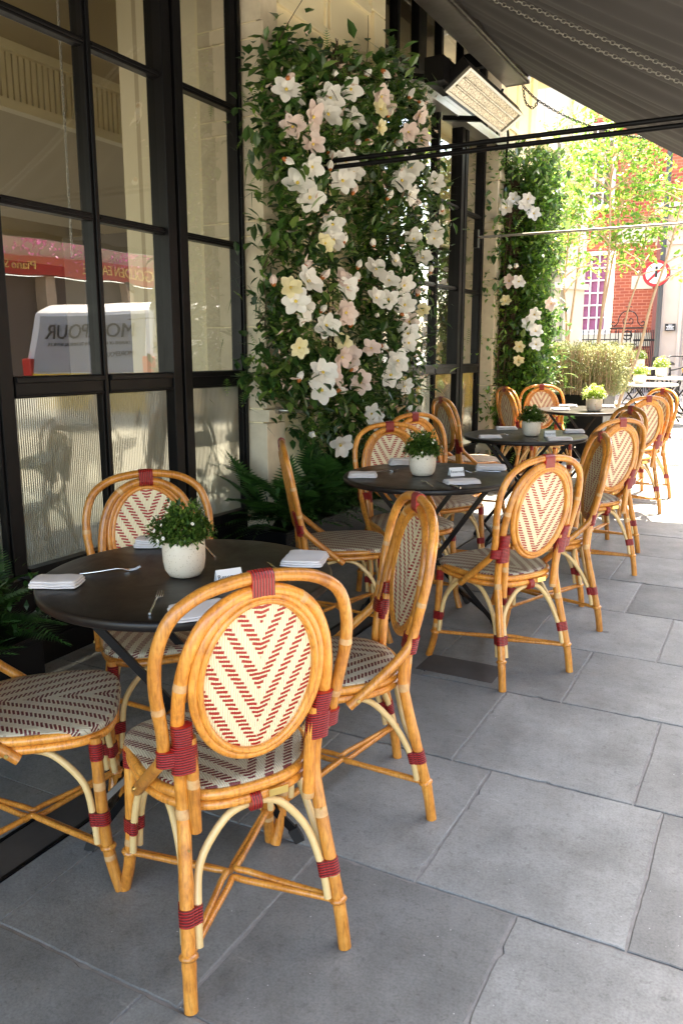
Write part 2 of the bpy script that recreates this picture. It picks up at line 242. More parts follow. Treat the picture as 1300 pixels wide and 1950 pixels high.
# ------------------------------------------------------------------ mesh helpers
class MB:
    def __init__(s): s.v = []; s.f = []; s.mi = []; s.uv = []; s.mats = []; s.sm = []
    def slot(s, m):
        if m not in s.mats: s.mats.append(m)
        return s.mats.index(m)
    def add(s, vs, fs, m, uvs=None, smooth=False):
        o = len(s.v); s.v += [tuple(p) for p in vs]; k = s.slot(m)
        for f in fs:
            s.f.append(tuple(o + i for i in f)); s.mi.append(k); s.sm.append(smooth)
            s.uv += [uvs[i] for i in f] if uvs else [(0, 0)] * len(f)
    def box(s, x0, x1, y0, y1, z0, z1, m, mx=None):
        vs = [(x, y, z) for x in (x0, x1) for y in (y0, y1) for z in (z0, z1)]
        if mx is not None: vs = [tuple(mx @ Vector(p)) for p in vs]
        s.add(vs, [(0, 1, 3, 2), (4, 6, 7, 5), (0, 4, 5, 1), (2, 3, 7, 6), (0, 2, 6, 4), (1, 5, 7, 3)], m)
    def tube(s, pts, r, m, seg=10, caps=True, nodes=None, sub=6, nm=None, closed=False, smooth=True):
        P = smoothp(pts, sub, closed); n = len(P); rad = r if callable(r) else (lambda t: r)
        L = [0.0]
        for i in range(1, n): L.append(L[-1] + (P[i] - P[i - 1]).length)
        tot = L[-1] or 1
        T = []
        for i in range(n):
            a = P[(i - 1) % n] if closed else P[max(i - 1, 0)]; b = P[(i + 1) % n] if closed else P[min(i + 1, n - 1)]
            d = b - a; T.append(d.normalized() if d.length > 1e-9 else Vector((0, 0, 1)))
        up = Vector((0, 0, 1)) if abs(T[0].z) < .9 else Vector((1, 0, 0)); N = T[0].cross(up).normalized(); vs = []; uvs = []
        for i in range(n):
            N = (N - T[i] * N.dot(T[i])).normalized(); B_ = T[i].cross(N); rr = rad(L[i] / tot)
            if nodes:
                for q in nodes:
                    d = abs(L[i] / tot - q) * tot
                    if d < .012: rr *= 1 + .10 * (1 - d / .012)
            for k in range(seg):
                a = 2 * math.pi * k / seg; vs.append(P[i] + (N * math.cos(a) + B_ * math.sin(a)) * rr); uvs.append((L[i], k / seg))
        fs = []; ms = []
        for i in range(n if closed else n - 1):
            j = (i + 1) % n; mid = (L[i] + L[min(i + 1, n - 1)]) / 2 / tot
            isn = nm and nodes and any(abs(mid - q) * tot < .0075 for q in nodes)
            for k in range(seg):
                q = (k + 1) % seg; (ms if isn else fs).append((i * seg + k, i * seg + q, j * seg + q, j * seg + k))
        s.add(vs, fs, m, uvs, smooth)
        if ms:
            used = sorted({i for f in ms for i in f}); mp = {o: i for i, o in enumerate(used)}
            s.add([vs[i] for i in used], [tuple(mp[i] for i in f) for f in ms], nm, [uvs[i] for i in used], smooth)
        if caps and not closed:
            s.add(vs[:seg], [tuple(range(seg))[::-1]], m, uvs[:seg]); s.add(vs[-seg:], [tuple(range(seg))], m, uvs[-seg:])
    def lathe(s, prof, m, seg=32, c=(0, 0, 0), smooth=True):
        vs = [(c[0] + r * math.cos(2 * math.pi * k / seg), c[1] + r * math.sin(2 * math.pi * k / seg), c[2] + z) for r, z in prof for k in range(seg)]
        fs = [(i * seg + k, i * seg + (k + 1) % seg, (i + 1) * seg + (k + 1) % seg, (i + 1) * seg + k) for i in range(len(prof) - 1) for k in range(seg)]
        s.add(vs, fs, m, None, smooth)
    def bar(s, a, b, w, h, m, up=(0, 0, 1)):
        a, b = Vector(a), Vector(b); t = (b - a).normalized(); u = Vector(up); sd = t.cross(u).normalized(); u = sd.cross(t)
        vs = [p + sd * (i * w / 2) + u * (j * h / 2) for p in (a, b) for i in (-1, 1) for j in (-1, 1)]
        s.add(vs, [(0, 1, 3, 2), (4, 6, 7, 5), (0, 4, 5, 1), (2, 3, 7, 6), (0, 2, 6, 4), (1, 5, 7, 3)], m)
    def build(s, name, parent=None, shift=None, bevel=0):
        me = bpy.data.meshes.new(name); vs = s.v if shift is None else [(p[0] - shift[0], p[1] - shift[1], p[2] - shift[2]) for p in s.v]
        me.from_pydata(vs, [], s.f)
        for m in s.mats: me.materials.append(m)
        me.polygons.foreach_set('material_index', s.mi); me.polygons.foreach_set('use_smooth', s.sm)
        if s.uv:
            ul = me.uv_layers.new(name='UVMap'); ul.data.foreach_set('uv', np.array(s.uv, 'f').ravel())
        me.update(); o = bpy.data.objects.new(name, me); col.objects.link(o)
        if bevel:
            bv = o.modifiers.new('bevel', 'BEVEL'); bv.width = bevel; bv.segments = 2; bv.limit_method = 'ANGLE'
        if parent: o.parent = parent
        return o
def smoothp(pts, sub=6, closed=False):
    P = [Vector(p) for p in pts]
    if len(P) < 3 or sub <= 1: return P
    out = []; n = len(P); rngs = n if closed else n - 1
    for i in range(rngs):
        g = (lambda k: P[k % n]) if closed else (lambda k: P[min(max(k, 0), n - 1)])
        p0, p1, p2, p3 = g(i - 1), g(i), g(i + 1), g(i + 2)
        for j in range(sub):
            t = j / sub; out.append(.5 * ((2 * p1) + (p2 - p0) * t + (2 * p0 - 5 * p1 + 4 * p2 - p3) * t * t + (3 * p1 - p0 - 3 * p2 + p3) * t ** 3))
    if not closed: out.append(P[-1])
    return out
def tag(o, label=None, cat=None, group=None, kind=None):
    if label: o['label'] = label
    if cat: o['category'] = cat
    if group: o['group'] = group
    if kind: o['kind'] = kind
    return o
def empty(name, loc=(0, 0, 0), rz=0, label=None, cat=None, group=None, tilt=False):
    o = bpy.data.objects.new(name, None); o.empty_display_size = .1; col.objects.link(o)
    mw = Matrix.Translation(loc) @ Matrix.Rotation(rz, 4, 'Z')
    o.matrix_world = TILT @ mw if tilt else mw
    return tag(o, label, cat, group)
def copy_tree(o, parent=None):
    c = o.copy(); col.objects.link(c); c.parent = parent
    for ch in list(o.children): copy_tree(ch, c)
    return c
def text(name, s, size, m, parent, mx, depth=.0006, align='CENTER'):
    cu = bpy.data.curves.new(name, 'FONT'); cu.body = s; cu.size = size; cu.extrude = depth; cu.align_x = align; cu.align_y = 'CENTER'
    t = bpy.data.objects.new(name, cu); col.objects.link(t); bpy.context.view_layer.update()
    me = bpy.data.meshes.new_from_object(t.evaluated_get(bpy.context.evaluated_depsgraph_get())); bpy.data.objects.remove(t)
    me.materials.clear(); me.materials.append(m); me.transform(mx)
    o = bpy.data.objects.new(name, me); col.objects.link(o)
    if parent: o.parent = parent
    return o
# leaf shapes, unit length along +y, returned as (verts, faces)
LEAF_A = ([(0, 0, 0), (-.28, .35, .06), (0, .4, -.03), (.28, .35, .06), (-.2, .72, .03), (0, .75, -.05), (.2, .72, .03), (0, 1.05, -.12)], [(0, 2, 1), (0, 3, 2), (1, 2, 5, 4), (2, 3, 6, 5), (4, 5, 7), (5, 6, 7)])
LEAF_B = ([(0, 0, 0), (-.22, .45, .05), (.22, .45, .05), (0, 1, -.08)], [(0, 2, 1), (1, 2, 3)])
LEAF_N = ([(-.02, 0, 0), (.02, 0, 0), (0, 1, -.08)], [(0, 1, 2)])
def frond(n=9):
    v, f = [], []
    for i in range(n):
        t = i / n; y = t; w = .26 * math.sin(math.pi * min(1, t * .85 + .2)); z = -.35 * t * t
        for sgn in (-1, 1):
            k = len(v); v += [(0, y, z), (0, y + .055, z), (sgn * w, y + .11, z - .03)]; f.append((k, k + 1, k + 2) if sgn > 0 else (k + 1, k, k + 2))
    k = len(v); v += [(-.008, 0, 0), (.008, 0, 0), (0, 1, -.35)]; f.append((k, k + 1, k + 2)); return v, f
FROND = frond(); 
class Scatter:
    """collects many instances of small shapes and bakes them to one mesh quickly"""
    def __init__(s): s.V = []; s.F = []; s.n = 0
    def put(s, shape, P, D, size, up=None, rnd=None):
        V = np.array(shape[0], 'f'); m = len(P); D = D / (np.linalg.norm(D, axis=1, keepdims=True) + 1e-9)
        U = np.tile(np.array([0, 0, 1.]), (m, 1)) if up is None else up
        U = U + np.random.RandomState(m).normal(0, .001, (m, 3)); X = np.cross(D, U); X /= np.linalg.norm(X, axis=1, keepdims=True) + 1e-9; Z = np.cross(X, D)
        W = P[:, None, :] + size[:, None, None] * (V[None, :, 0:1] * X[:, None] + V[None, :, 1:2] * D[:, None] + V[None, :, 2:3] * Z[:, None])
        s.V.append(W.reshape(-1, 3)); k = len(V)
        for i in range(m):
            o = s.n + i * k
            for f in shape[1]: s.F.append(tuple(o + j for j in f))
        s.n += m * k
    def build(s, name, m, parent=None, shift=(0, 0, 0), smooth=False):
        me = bpy.data.meshes.new(name); me.from_pydata((np.concatenate(s.V) - np.array(shift)).tolist(), [], s.F); me.materials.append(m)
        o = bpy.data.objects.new(name, me); col.objects.link(o)
        if parent: o.parent = parent
        return o

# ------------------------------------------------------------------ ground
# flagstones: rows run along x, joints as read from the pavement
def pavement():
    rows = [-2.2, -1.5, -.9, -.15, .5, 1.12, 1.735, 2.37, 2.98, 3.57, 4.19, 4.76, 5.4, 6.0, 6.55, 7.2, 7.8, 8.5, 9.1, 9.7, 10.4, 11, 11.7, 12.4, 13.1, 13.8, 14.5, 15.2]
    fixed = {1.12: [-1.58, -1.02, -.465, .2], 1.735: [-1.3, -.735, -.205, .3], 2.37: [-1.45, -.873, -.29, .25], 2.98: [-1.25, -.655, .1], 3.57: [-1.5, -.95, -.385, .2], 4.19: [-1.2, -.62, .05], 4.76: [-1.4, -.8, -.3, .3]}
    b = MB(); rr = random.Random(3)
    for i in range(len(rows) - 1):
        y0, y1 = rows[i], rows[i + 1]
        xs = fixed.get(y0)
        if xs is None:
            xs = []; x = -1.62 + rr.uniform(.2, .7)
            while x < .5: xs.append(x); x += rr.choice([.5, .58, .66, .8])
        xs = [-1.70] + [x for x in xs if x < .6] + [.72, 1.6]
        for a, c in zip(xs, xs[1:]):
            g = .0024; dz = rr.uniform(-.0012, .0012); e = .0022
            out = []   # worn outline: the edges wander and chip a little
            for (px, py), (qx, qy) in (((a + g, y0 + g), (c - g, y0 + g)), ((c - g, y0 + g), (c - g, y1 - g)), ((c - g, y1 - g), (a + g, y1 - g)), ((a + g, y1 - g), (a + g, y0 + g))):
                k = max(4, int(math.hypot(qx - px, qy - py) / .022)); ph = rr.uniform(0, 6)
                for t_ in range(k):
                    t = t_ / k; inw = abs(rr.gauss(0, .0009)) + .0012 * (1 + math.sin(ph + t * 9)) * (t > 0) + (rr.uniform(.003, .009) if rr.random() < .035 and 0 < t_ else 0)
                    nx_, ny_ = -(qy - py), qx - px; L_ = math.hypot(nx_, ny_); out.append((px + (qx - px) * t + nx_ / L_ * inw, py + (qy - py) * t + ny_ / L_ * inw))
            n_ = len(out); mx_, my_ = (a + c) / 2, (y0 + y1) / 2
            vs = [(x, y, -.03) for x, y in out] + [(x, y, dz - e) for x, y in out] + [(x + (mx_ - x) * .008, y + (my_ - y) * .008, dz) for x, y in out]
            b.add(vs, [(q, (q + 1) % n_, n_ + (q + 1) % n_, n_ + q) for q in range(n_)] + [(n_ + q, n_ + (q + 1) % n_, 2 * n_ + (q + 1) % n_, 2 * n_ + q) for q in range(n_)] + [tuple(range(2 * n_, 3 * n_))], STN)
    # narrower setts between channel and shopfront
    x0 = -2.80
    y = -2.2
    while y < 10.5:
        L = rr.uniform(.5, .9); 
        for a, c in ((-2.80, -2.32), (-2.32, -1.86)):
            g = .003; dz = -.002
            b.add([(a + g, y + g, -.03), (c - g, y + g, -.03), (c - g, y + L - g, -.03), (a + g, y + L - g, -.03), (a + g, y + g, dz), (c - g, y + g, dz), (c - g, y + L - g, dz), (a + g, y + L - g, dz)], [(0, 1, 5, 4), (1, 2, 6, 5), (2, 3, 7, 6), (3, 0, 4, 7), (4, 5, 6, 7)], STN)
        y += L
    return tag(b.build('pavement'), kind='structure')
STN = pavem()
pavement()
g = MB(); g.box(-60, 60, -40, 90, -.4, -.0045, MORT); tag(g.build('ground'), kind='structure')
g = MB(); g.box(1.62, 5.2, -30, 14.9, -.10, .001, ASPH); tag(g.build('road'), kind='structure')
g = MB(); g.box(-40, 40, 17.2, 21.5, -.3, .001, ASPH); tag(g.build('side_road'), kind='structure')
# drainage channel: dark slot with steel lips
DARKST = mat('dark_stone', (.035, .033, .031), .7, noise=(8, (.06, .055, .05)))
ch = MB(); ch.box(-1.855, -1.715, -2.5, 7.2, -.03, -.002, DARKST)
for x in (-1.86, -1.715): ch.box(x, x + .012, -2.5, 7.2, -.03, .001, BLACK)
tag(ch.build('drain_channel'), 'dark slot drain running along the paving beside the shopfront', 'drain')
iron = MB(); iron.box(-.17, .17, -.09, .09, -.02, .0025, DARKST)
o = iron.build('drain_cover'); o.location = (-1.12, 3.12, 0); tag(o, 'dark rectangular cover let into the pale paving beyond the nearest table', 'drain cover')

# ------------------------------------------------------------------ rattan bistro chair (faces +y)
def make_chair():
    root = empty('bistro_chair')
    def leaf(name, fn):
        b = MB(); fn(b); return b.build(name, root)
    # rear legs run on up into the inner hoop
    def rearpts(s): return [(s * .187, -.272, 0), (s * .182, -.258, .1), (s * .172, -.232, .22), (s * .160, -.202, .36), (s * .156, -.190, .44), (s * .160, -.200, .53), (s * .168, -.222, .63)]
    for s in (-1, 1):
        leaf('leg', lambda b: b.tube(rearpts(s), .0155, RAT, 12, nodes=[.16, .42, .66] if s < 0 else [.3, .52], nm=NODE))
    hoop = [(-.168, -.222, .63), (-.166, -.238, .70), (-.152, -.254, .78), (-.118, -.268, .85), (-.062, -.277, .893), (0, -.280, .906), (.062, -.277, .893), (.118, -.268, .85), (.152, -.254, .78), (.166, -.238, .70), (.168, -.222, .63)]
    leaf('inner_hoop', lambda b: b.tube(hoop, .0145, RAT, 12, nodes=[.12, .63], nm=NODE, sub=5))
    for s in (-1, 1):      # stub poles that end below the seat
        leaf('back_strut', lambda b: b.tube([(s * .143, -.222, .60), (s * .137, -.210, .50), (s * .134, -.202, .37)], .0135, RAT, 12, nodes=[.95] if s > 0 else [.5], nm=NODE))
    outer = [(-.208, -.02, .395), (-.207, -.075, .44), (-.203, -.145, .50), (-.196, -.195, .55), (-.196, -.212, .60), (-.206, -.226, .67), (-.214, -.240, .74), (-.209, -.253, .81), (-.182, -.268, .875), (-.125, -.277, .915), (-.055, -.280, .931), (0, -.280, .934),
             (.055, -.280, .931), (.125, -.277, .915), (.182, -.268, .875), (.209, -.253, .81), (.214, -.240, .74), (.206, -.226, .67), (.196, -.212, .60), (.196, -.195, .55), (.203, -.145, .50), (.207, -.075, .44), (.208, -.02, .395)]
    leaf('outer_hoop', lambda b: b.tube(outer, .0138, RAT, 12, nodes=[.235, .72, .80], nm=NODE, sub=5))
    def ring(rw, rh, n=28, off=0):
        return [(rw * math.cos(a), -.252 - rh * math.sin(a) * math.sin(.17) - off, .712 + rh * math.sin(a) * math.cos(.17)) for a in [2 * math.pi * i / n for i in range(n)]]
    def rings(b):
        b.tube(ring(.141, .189), .0108, RAT, 10, closed=True, sub=3); b.tube(ring(.1265, .1745, off=-.002), .0072, RAT, 10, closed=True, sub=3); b.tube(ring(.1285, .1765, off=.008), .0070, RAT, 10, closed=True, sub=3)
    leaf('back_ring', rings)
    def panel(b):
        for off, flip in ((.0015, 0), (-.0045, 1)):
            vs = [(0, -.252 - off, .712)]; uv = [(0, 0)]; nr, na = 6, 48
            for i in range(1, nr + 1):
                for k in range(na):
                    a = 2 * math.pi * k / na; q = i / nr; x = .127 * q * math.cos(a); h = .175 * q * math.sin(a); bulge = .006 * (1 - q * q)
                    vs.append((x, -.252 - h * math.sin(.17) - off - bulge, .712 + h * math.cos(.17))); uv.append((x, h))
            fs = [(0, 1 + k, 1 + (k + 1) % na) for k in range(na)] + [(1 + i * na + k, 1 + (i + 1) * na + k, 1 + (i + 1) * na + (k + 1) % na, 1 + i * na + (k + 1) % na) for i in range(nr - 1) for k in range(na)]
            if flip: fs = [f[::-1] for f in fs]
            b.add(vs, fs, WEAVE, uv, True)
    leaf('backrest', panel)
    # seat outline: rounded back, squarer front
    def outl(k=0.0, n=64):
        out = []
        for i in range(n):
            a = 2 * math.pi * i / n; c, s_ = math.cos(a), math.sin(a); p = 3.6 if s_ > 0 else 2.5
            rr = (abs(c) ** p + abs(s_) ** p) ** (-1 / p); w = (.196 if s_ > 0 else .196 - .012 * abs(s_)) + k; h = .203 + k
            out.append((rr * c * w, rr * s_ * h - .004))
        return out
    def frame(b):
        for z, k, r in ((.438, .0, .0122), (.4135, -.001, .0118)): b.tube([(x, y, z) for x, y in outl(k, 40)], r, RAT, 10, closed=True, sub=2)
    leaf('seat_frame', frame)
    def seat(b):
        n = 64; prof = [(.004, .428), (.0135, .437), (.0105, .449), (0, .4535), (-.03, .457), (-.07, .459), (-.12, .460), (-.17, .460)]
        vs, uv = [], []
        for k, z in prof:
            for (x, y), (xb, yb) in zip(outl(k, n), outl(min(k, -.004), n)):
                q = min(1, max(0, (y - .02) / .10)); x, y, z_ = xb + (x - xb) * q, yb + (y - yb) * q, max(z, .4475) * (1 - q) + z * q
                vs.append((x, y, z_)); uv.append((x, y + (.45 - z if y > 0 and k > 0 else 0)))
        c = len(vs); vs.append((0, 0, .460)); uv.append((0, 0))
        m_ = len(prof); fs = [(i * n + k, i * n + (k + 1) % n, (i + 1) * n + (k + 1) % n, (i + 1) * n + k) for i in range(m_ - 1) for k in range(n)] + [((m_ - 1) * n + k, (m_ - 1) * n + (k + 1) % n, c) for k in range(n)]
        b.add(vs, fs, SEATW, uv, True)
    leaf('seat', seat)
    def frontpts(s): return [(s * .207, .196, 0), (s * .196, .178, .07), (s * .188, .166, .16), (s * .182, .160, .30), (s * .178, .158, .42)]
    for s in (-1, 1):
        leaf('leg', lambda b: b.tube(frontpts(s), .0152, RAT, 12, nodes=[.22, .7] if s > 0 else [.35], nm=NODE))
    # arched braces of pale cane between neighbouring legs
    def at(pts, z):
        for p, q in zip(pts, pts[1:]):
            if p[2] <= z <= q[2]:
                t = (z - p[2]) / (q[2] - p[2]); return Vector(p).lerp(Vector(q), t)
    LG = {'rl': rearpts(-1), 'rr': rearpts(1), 'fl': frontpts(-1), 'fr': frontpts(1)}
    for a, c_, in (('rl', 'rr'), ('fl', 'fr'), ('rl', 'fl'), ('rr', 'fr')):
        def arch(b, a=a, c_=c_):
            pa, pc = at(LG[a], .20), at(LG[c_], .20); d = (pc - pa).normalized(); o = .024
            ba, bc = at(LG[a], .13), at(LG[c_], .13); ta, tc_ = at(LG[a], .33), at(LG[c_], .33); top = (ta + tc_) / 2; top.z = .392
            w = (tc_ - ta)
            inw = Vector((0, 0, 0)) - Vector((top.x, top.y, 0)); inw = inw.normalized() * .012 if inw.length > 0 else inw
            b.tube([ba + d * o, pa + d * o, ta + w * .10 + inw * .4 - Vector((0, 0, .04)), top - w * .24 + inw - Vector((0, 0, .028)), top - w * .10 + inw, top + w * .10 + inw, top + w * .24 + inw - Vector((0, 0, .028)), tc_ - w * .10 + inw * .4 - Vector((0, 0, .04)), pc - d * o, bc - d * o], .0092, CANE, 9, sub=4)
        leaf('leg_brace', arch)
    # X stretcher: four bent canes, each joining two neighbouring legs through the middle
    C0 = Vector((0, -.04, .118))
    order = ['rl', 'rr', 'fr', 'fl']
    for i in range(4):
        def st(b, i=i):
            A, B_ = at(LG[order[i]], .118), at(LG[order[(i + 1) % 4]], .118); mid = (A + B_) / 2; o = (mid - C0); o.z = 0; o = o.normalized() * .011; zz = Vector((0, 0, .008 if i % 2 else -.004))
            b.tube([A + o * .35, A.lerp(C0, .55) + o * .8 + zz * .5, A.lerp(C0, .88) + o * 1.15 + zz, C0 + o * 1.2 + zz, B_.lerp(C0, .88) + o * 1.15 + zz, B_.lerp(C0, .55) + o * .8 + zz * .5, B_ + o * .35], .0082, RAT, 8, sub=4)
        leaf('stretcher', st)
    for q in order:
        def cuff(b, q=q):
            p = at(LG[q], .118); t = (at(LG[q], .125) - at(LG[q], .111)).normalized(); b.tube([p - t * .008, p - t * .004, p + t * .004, p + t * .008], lambda u: .0155 + .006 * math.sin(math.pi * u), RAT, 12, caps=False, sub=2)
        leaf('leg_collar', cuff)
        def bind(b, q=q):
            pts_ = []; p0, p1 = at(LG[q], .182), at(LG[q], .218); c1 = Vector((0, -.03, .2)); 
            for p in (p0, p1): pass
            dirx = Vector((-1 if p0.x > 0 else 1, 0, 0)); diry = Vector((0, -1 if p0.y > 0 else 1, 0))
            b.tube([p0, p1], .0182, WRAP, 12, sub=1)
            for dv in (dirx, diry): b.tube([p0 + dv * .0235, p1 + dv * .0235], .0115, WRAP, 10, sub=1)
            for dv in (dirx, diry):
                m0, m1 = p0 + dv * .012, p1 + dv * .012; b.tube([m0, m1], .0145, WRAP, 10, sub=1)
        leaf('binding', bind)
    def topbind(b):   # wraps outer and inner hoop where they touch
        n = 14
        vs, uv = [], []
        for i, x in enumerate([-.024 + .048 * j / 8 for j in range(9)]):
            for k in range(n):
                a = 2 * math.pi * k / n; ca, sa = math.cos(a), math.sin(a); hz = .0165 * sa + (.0145 if sa > 0 else -.0145); vs.append((x, -.280 + .0168 * ca, .920 + hz - x * x * 1.8)); uv.append((x, k / n))
        fs = [(i * n + k, i * n + (k + 1) % n, (i + 1) * n + (k + 1) % n, (i + 1) * n + k) for i in range(8) for k in range(n)]
        fs += [tuple(range(n))[::-1], tuple(8 * n + k for k in range(n))]; b.add(vs, fs, WRAP, uv, False)
    leaf('binding', topbind)
    def blob(b, pts, r1, r2, ax):  # flattened wrap around several poles; r1 half width sideways
        n = 18; vs, uv = [], []; L = 0
        for i, p in enumerate(pts):
            p = Vector(p)
            if i: L += (p - Vector(pts[i - 1])).length
            for k in range(n):
                a = 2 * math.pi * k / n; c_, s_ = math.cos(a), math.sin(a)
                vs.append(p + Vector((1, 0, 0)) * (abs(c_) ** .7 * (1 if c_ > 0 else -1)) * r1 + Vector((0, 1, 0)) * (s_ * r2)); uv.append((L, k / n))
        m_ = len(pts); fs = [(i * n + k, i * n + (k + 1) % n, (i + 1) * n + (k + 1) % n, (i + 1) * n + k) for i in range(m_ - 1) for k in range(n)] + [tuple(range(n))[::-1], tuple((m_ - 1) * n + k for k in range(n))]
        b.add(vs, fs, WRAP, uv, False)
    for s in (-1, 1):
        def sb(b, s=s):
            blob(b, [(s * .153, -.210, .520), (s * .154, -.214, .55), (s * .156, -.219, .585)], .0285, .0175, 0); blob(b, [(s * .157, -.219, .5855), (s * .160, -.226, .612), (s * .162, -.231, .635)], .0225, .017, 0)
            blob(b, [(s * .171, -.203, .540), (s * .171, -.207, .56), (s * .172, -.211, .578)], .040, .0192, 0)
        leaf('binding', sb)
    leaf('binding', lambda b: b.tube([(-.012, -.205, .405), (.012, -.205, .405)], .0225, WRAP, 12, sub=1))
    leaf('name_plate', lambda b: b.box(.03, .075, -.222, -.217, .410, .428, BRASS))
    for s in (-1, 1):
        for y, z in ((-.215, .36),): leaf('screw', lambda b: b.tube([(s * .1585, -.218, .34), (s * .1585, -.221, .34)], .0045, BRASS, 8, sub=1))
        leaf('screw', lambda b: b.tube([(s * .221, -.045, .415), (s * .225, -.045, .415)], .005, BRASS, 8, sub=1))
    # front leg top bindings
    for s in (-1, 1): leaf('binding', lambda b: b.tube([(s * .180, .159, .36), (s * .178, .158, .405)], .0175, WRAP, 12, sub=1))
    return root
CH = [
 ('A', -1.117, 1.432, 1.005, 'nearest rattan chair, its back to the camera, in front of the nearest table'),
 ('B', -1.762, 1.982, 3.978, 'rattan chair facing the camera behind the nearest table, against the fluted glass'),
 ('C', -1.683, 1.384, -.86, 'rattan chair cut off at the left edge, only its seat and front legs in view'),
 ('D', -1.133, 1.988, 2.273, 'rattan chair seen side-on at the right of the nearest table'),
 ('E', -1.795, 3.313, -.962, 'rattan chair seen side-on at the left of the second table, beside the ferns'),
 ('F', -1.69, 3.86, 3.97, 'rattan chair facing the camera behind the second table, nearest the flower display'),
 ('G', -1.025, 3.276, 1.029, 'rattan chair with its back to the camera in front of the second table'),
 ('H', -1.006, 3.909, 2.011, 'rattan chair seen side-on at the right of the second table'),
 ('P', -1.76, 4.497, 4.181, 'dark-looking rattan chair half hidden behind the chair that faces the camera'),
 ('Q', -2.144, 6.154, -.739, 'tall narrow-looking rattan chair by the far window, left of the third table'),
 ('I', -1.016, 4.911, .958, 'rattan chair with its back to the camera in front of the third table'),
 ('K', -1.08, 5.425, 2.294, 'rattan chair with only its dark curved top showing at the right of the third table'),
 ('L', -2.1, 7.661, -.79, 'shaded rattan chair turned side-on at the left of the fourth table, by the climbing greenery'),
 ('M', -1.95, 7.70, 3.65, 'rattan chair facing the camera behind the third table, in front of the planter'),
 ('N', -1.112, 6.843, .776, 'sunlit rattan chair with its back to the camera in front of the fourth table'),
 ('O', -1.123, 7.434, 2.379, 'rightmost sunlit rattan chair, behind the chair at the fourth table'),
 ('S', -2.30, 12.25, -1.1, 'far sunlit rattan chair seen beside the hedge, left of the white table'),
]
proto = make_chair()
for i, (k, x, y, t, lab) in enumerate(CH):
    o = proto if i == 0 else copy_tree(proto)
    o.location = (x, y, 0); o.rotation_euler = (0, 0, t); tag(o, lab, 'chair', 'rattan bistro chairs around the cafe tables')

# ------------------------------------------------------------------ round folding tables
def make_table(top, label, legm):
    root = empty('round_table')
    b = MB(); Rr = .413
    b.lathe([(0, .744), (.30, .744), (Rr - .012, .744), (Rr - .004, .7425), (Rr, .738), (Rr, .722), (Rr - .004, .718), (Rr - .010, .718), (Rr - .012, .734), (0, .734)], top, 96)
    b.build('tabletop', root)
    t = .6
    def P(a, c_, z): return (a * math.cos(t) - c_ * math.sin(t), a * math.sin(t) + c_ * math.cos(t), z)
    for s in (-1, 1):
        for w in (-1, 1):
            b = MB(); y = w * (.20 if s > 0 else .17)
            b.bar(P(-s * .27, y, .728), P(s * .29, y, .02), .012, .021, legm, P(1, 0, 0)); b.build('leg', root)
            b = MB(); b.bar(P(s * .275, y, .04), P(s * .295, y, .0), .022, .028, RUBBER, P(1, 0, 0)); b.build('foot_cap', root)
        b = MB(); y = .20 if s > 0 else .17
        b.bar(P(s * .235, -y, .09), P(s * .235, y, .09), .01, .02, legm); b.build('crossbar', root); b = MB(); b.bar(P(-s * .26, -y, .715), P(-s * .26, y, .715), .012, .02, legm); b.build('top_crossbar', root)
    for w in (-1, 1):
        b = MB(); b.tube([P(.01, w * .155, .375), P(.01, w * .212, .375)], .006, STEEL, 10, sub=1); b.build('pivot_bolt', root)
    b = MB(); b.bar(P(-.02, -.165, .36), P(-.25, -.165, .14), .006, .016, GALV, P(1, 0, 0)); b.build('locking_bar', root)
    return root
TB = [(-1.452, 1.748, 'nearest round black folding table, with four place settings'), (-1.49, 3.63, 'second round black folding table, beside the flower display'), (-1.53, 5.45, 'third round black folding table, dark pot plant near the far window'), (-1.60, 7.62, 'fourth round table, its top gleaming in sun, before the hedge planter')]
TG = 'round folding cafe tables'
tb = make_table(TTOP, '', BLACK)
for i, (x, y, lab) in enumerate(TB):
    o = tb if i == 0 else copy_tree(tb)
    o.location = (x, y, 0); o.rotation_euler = (0, 0, [0, .1, -.1, .1][i]); tag(o, lab, 'table', TG)
tw = make_table(TTOPW, '', BLACK)
for i, (x, y, lab) in enumerate([(-1.70, 12.1, 'nearest of the sunlit white-topped tables past the hedge'), (-1.62, 14.1, 'white-topped table behind the nearest sunlit white one'), (-2.70, 18.3, 'farthest white-topped table, by the side road')]):
    o = tw if i == 0 else copy_tree(tw)
    o.location = (x, y, 0); tag(o, lab, 'table', 'white-topped tables in the sun')

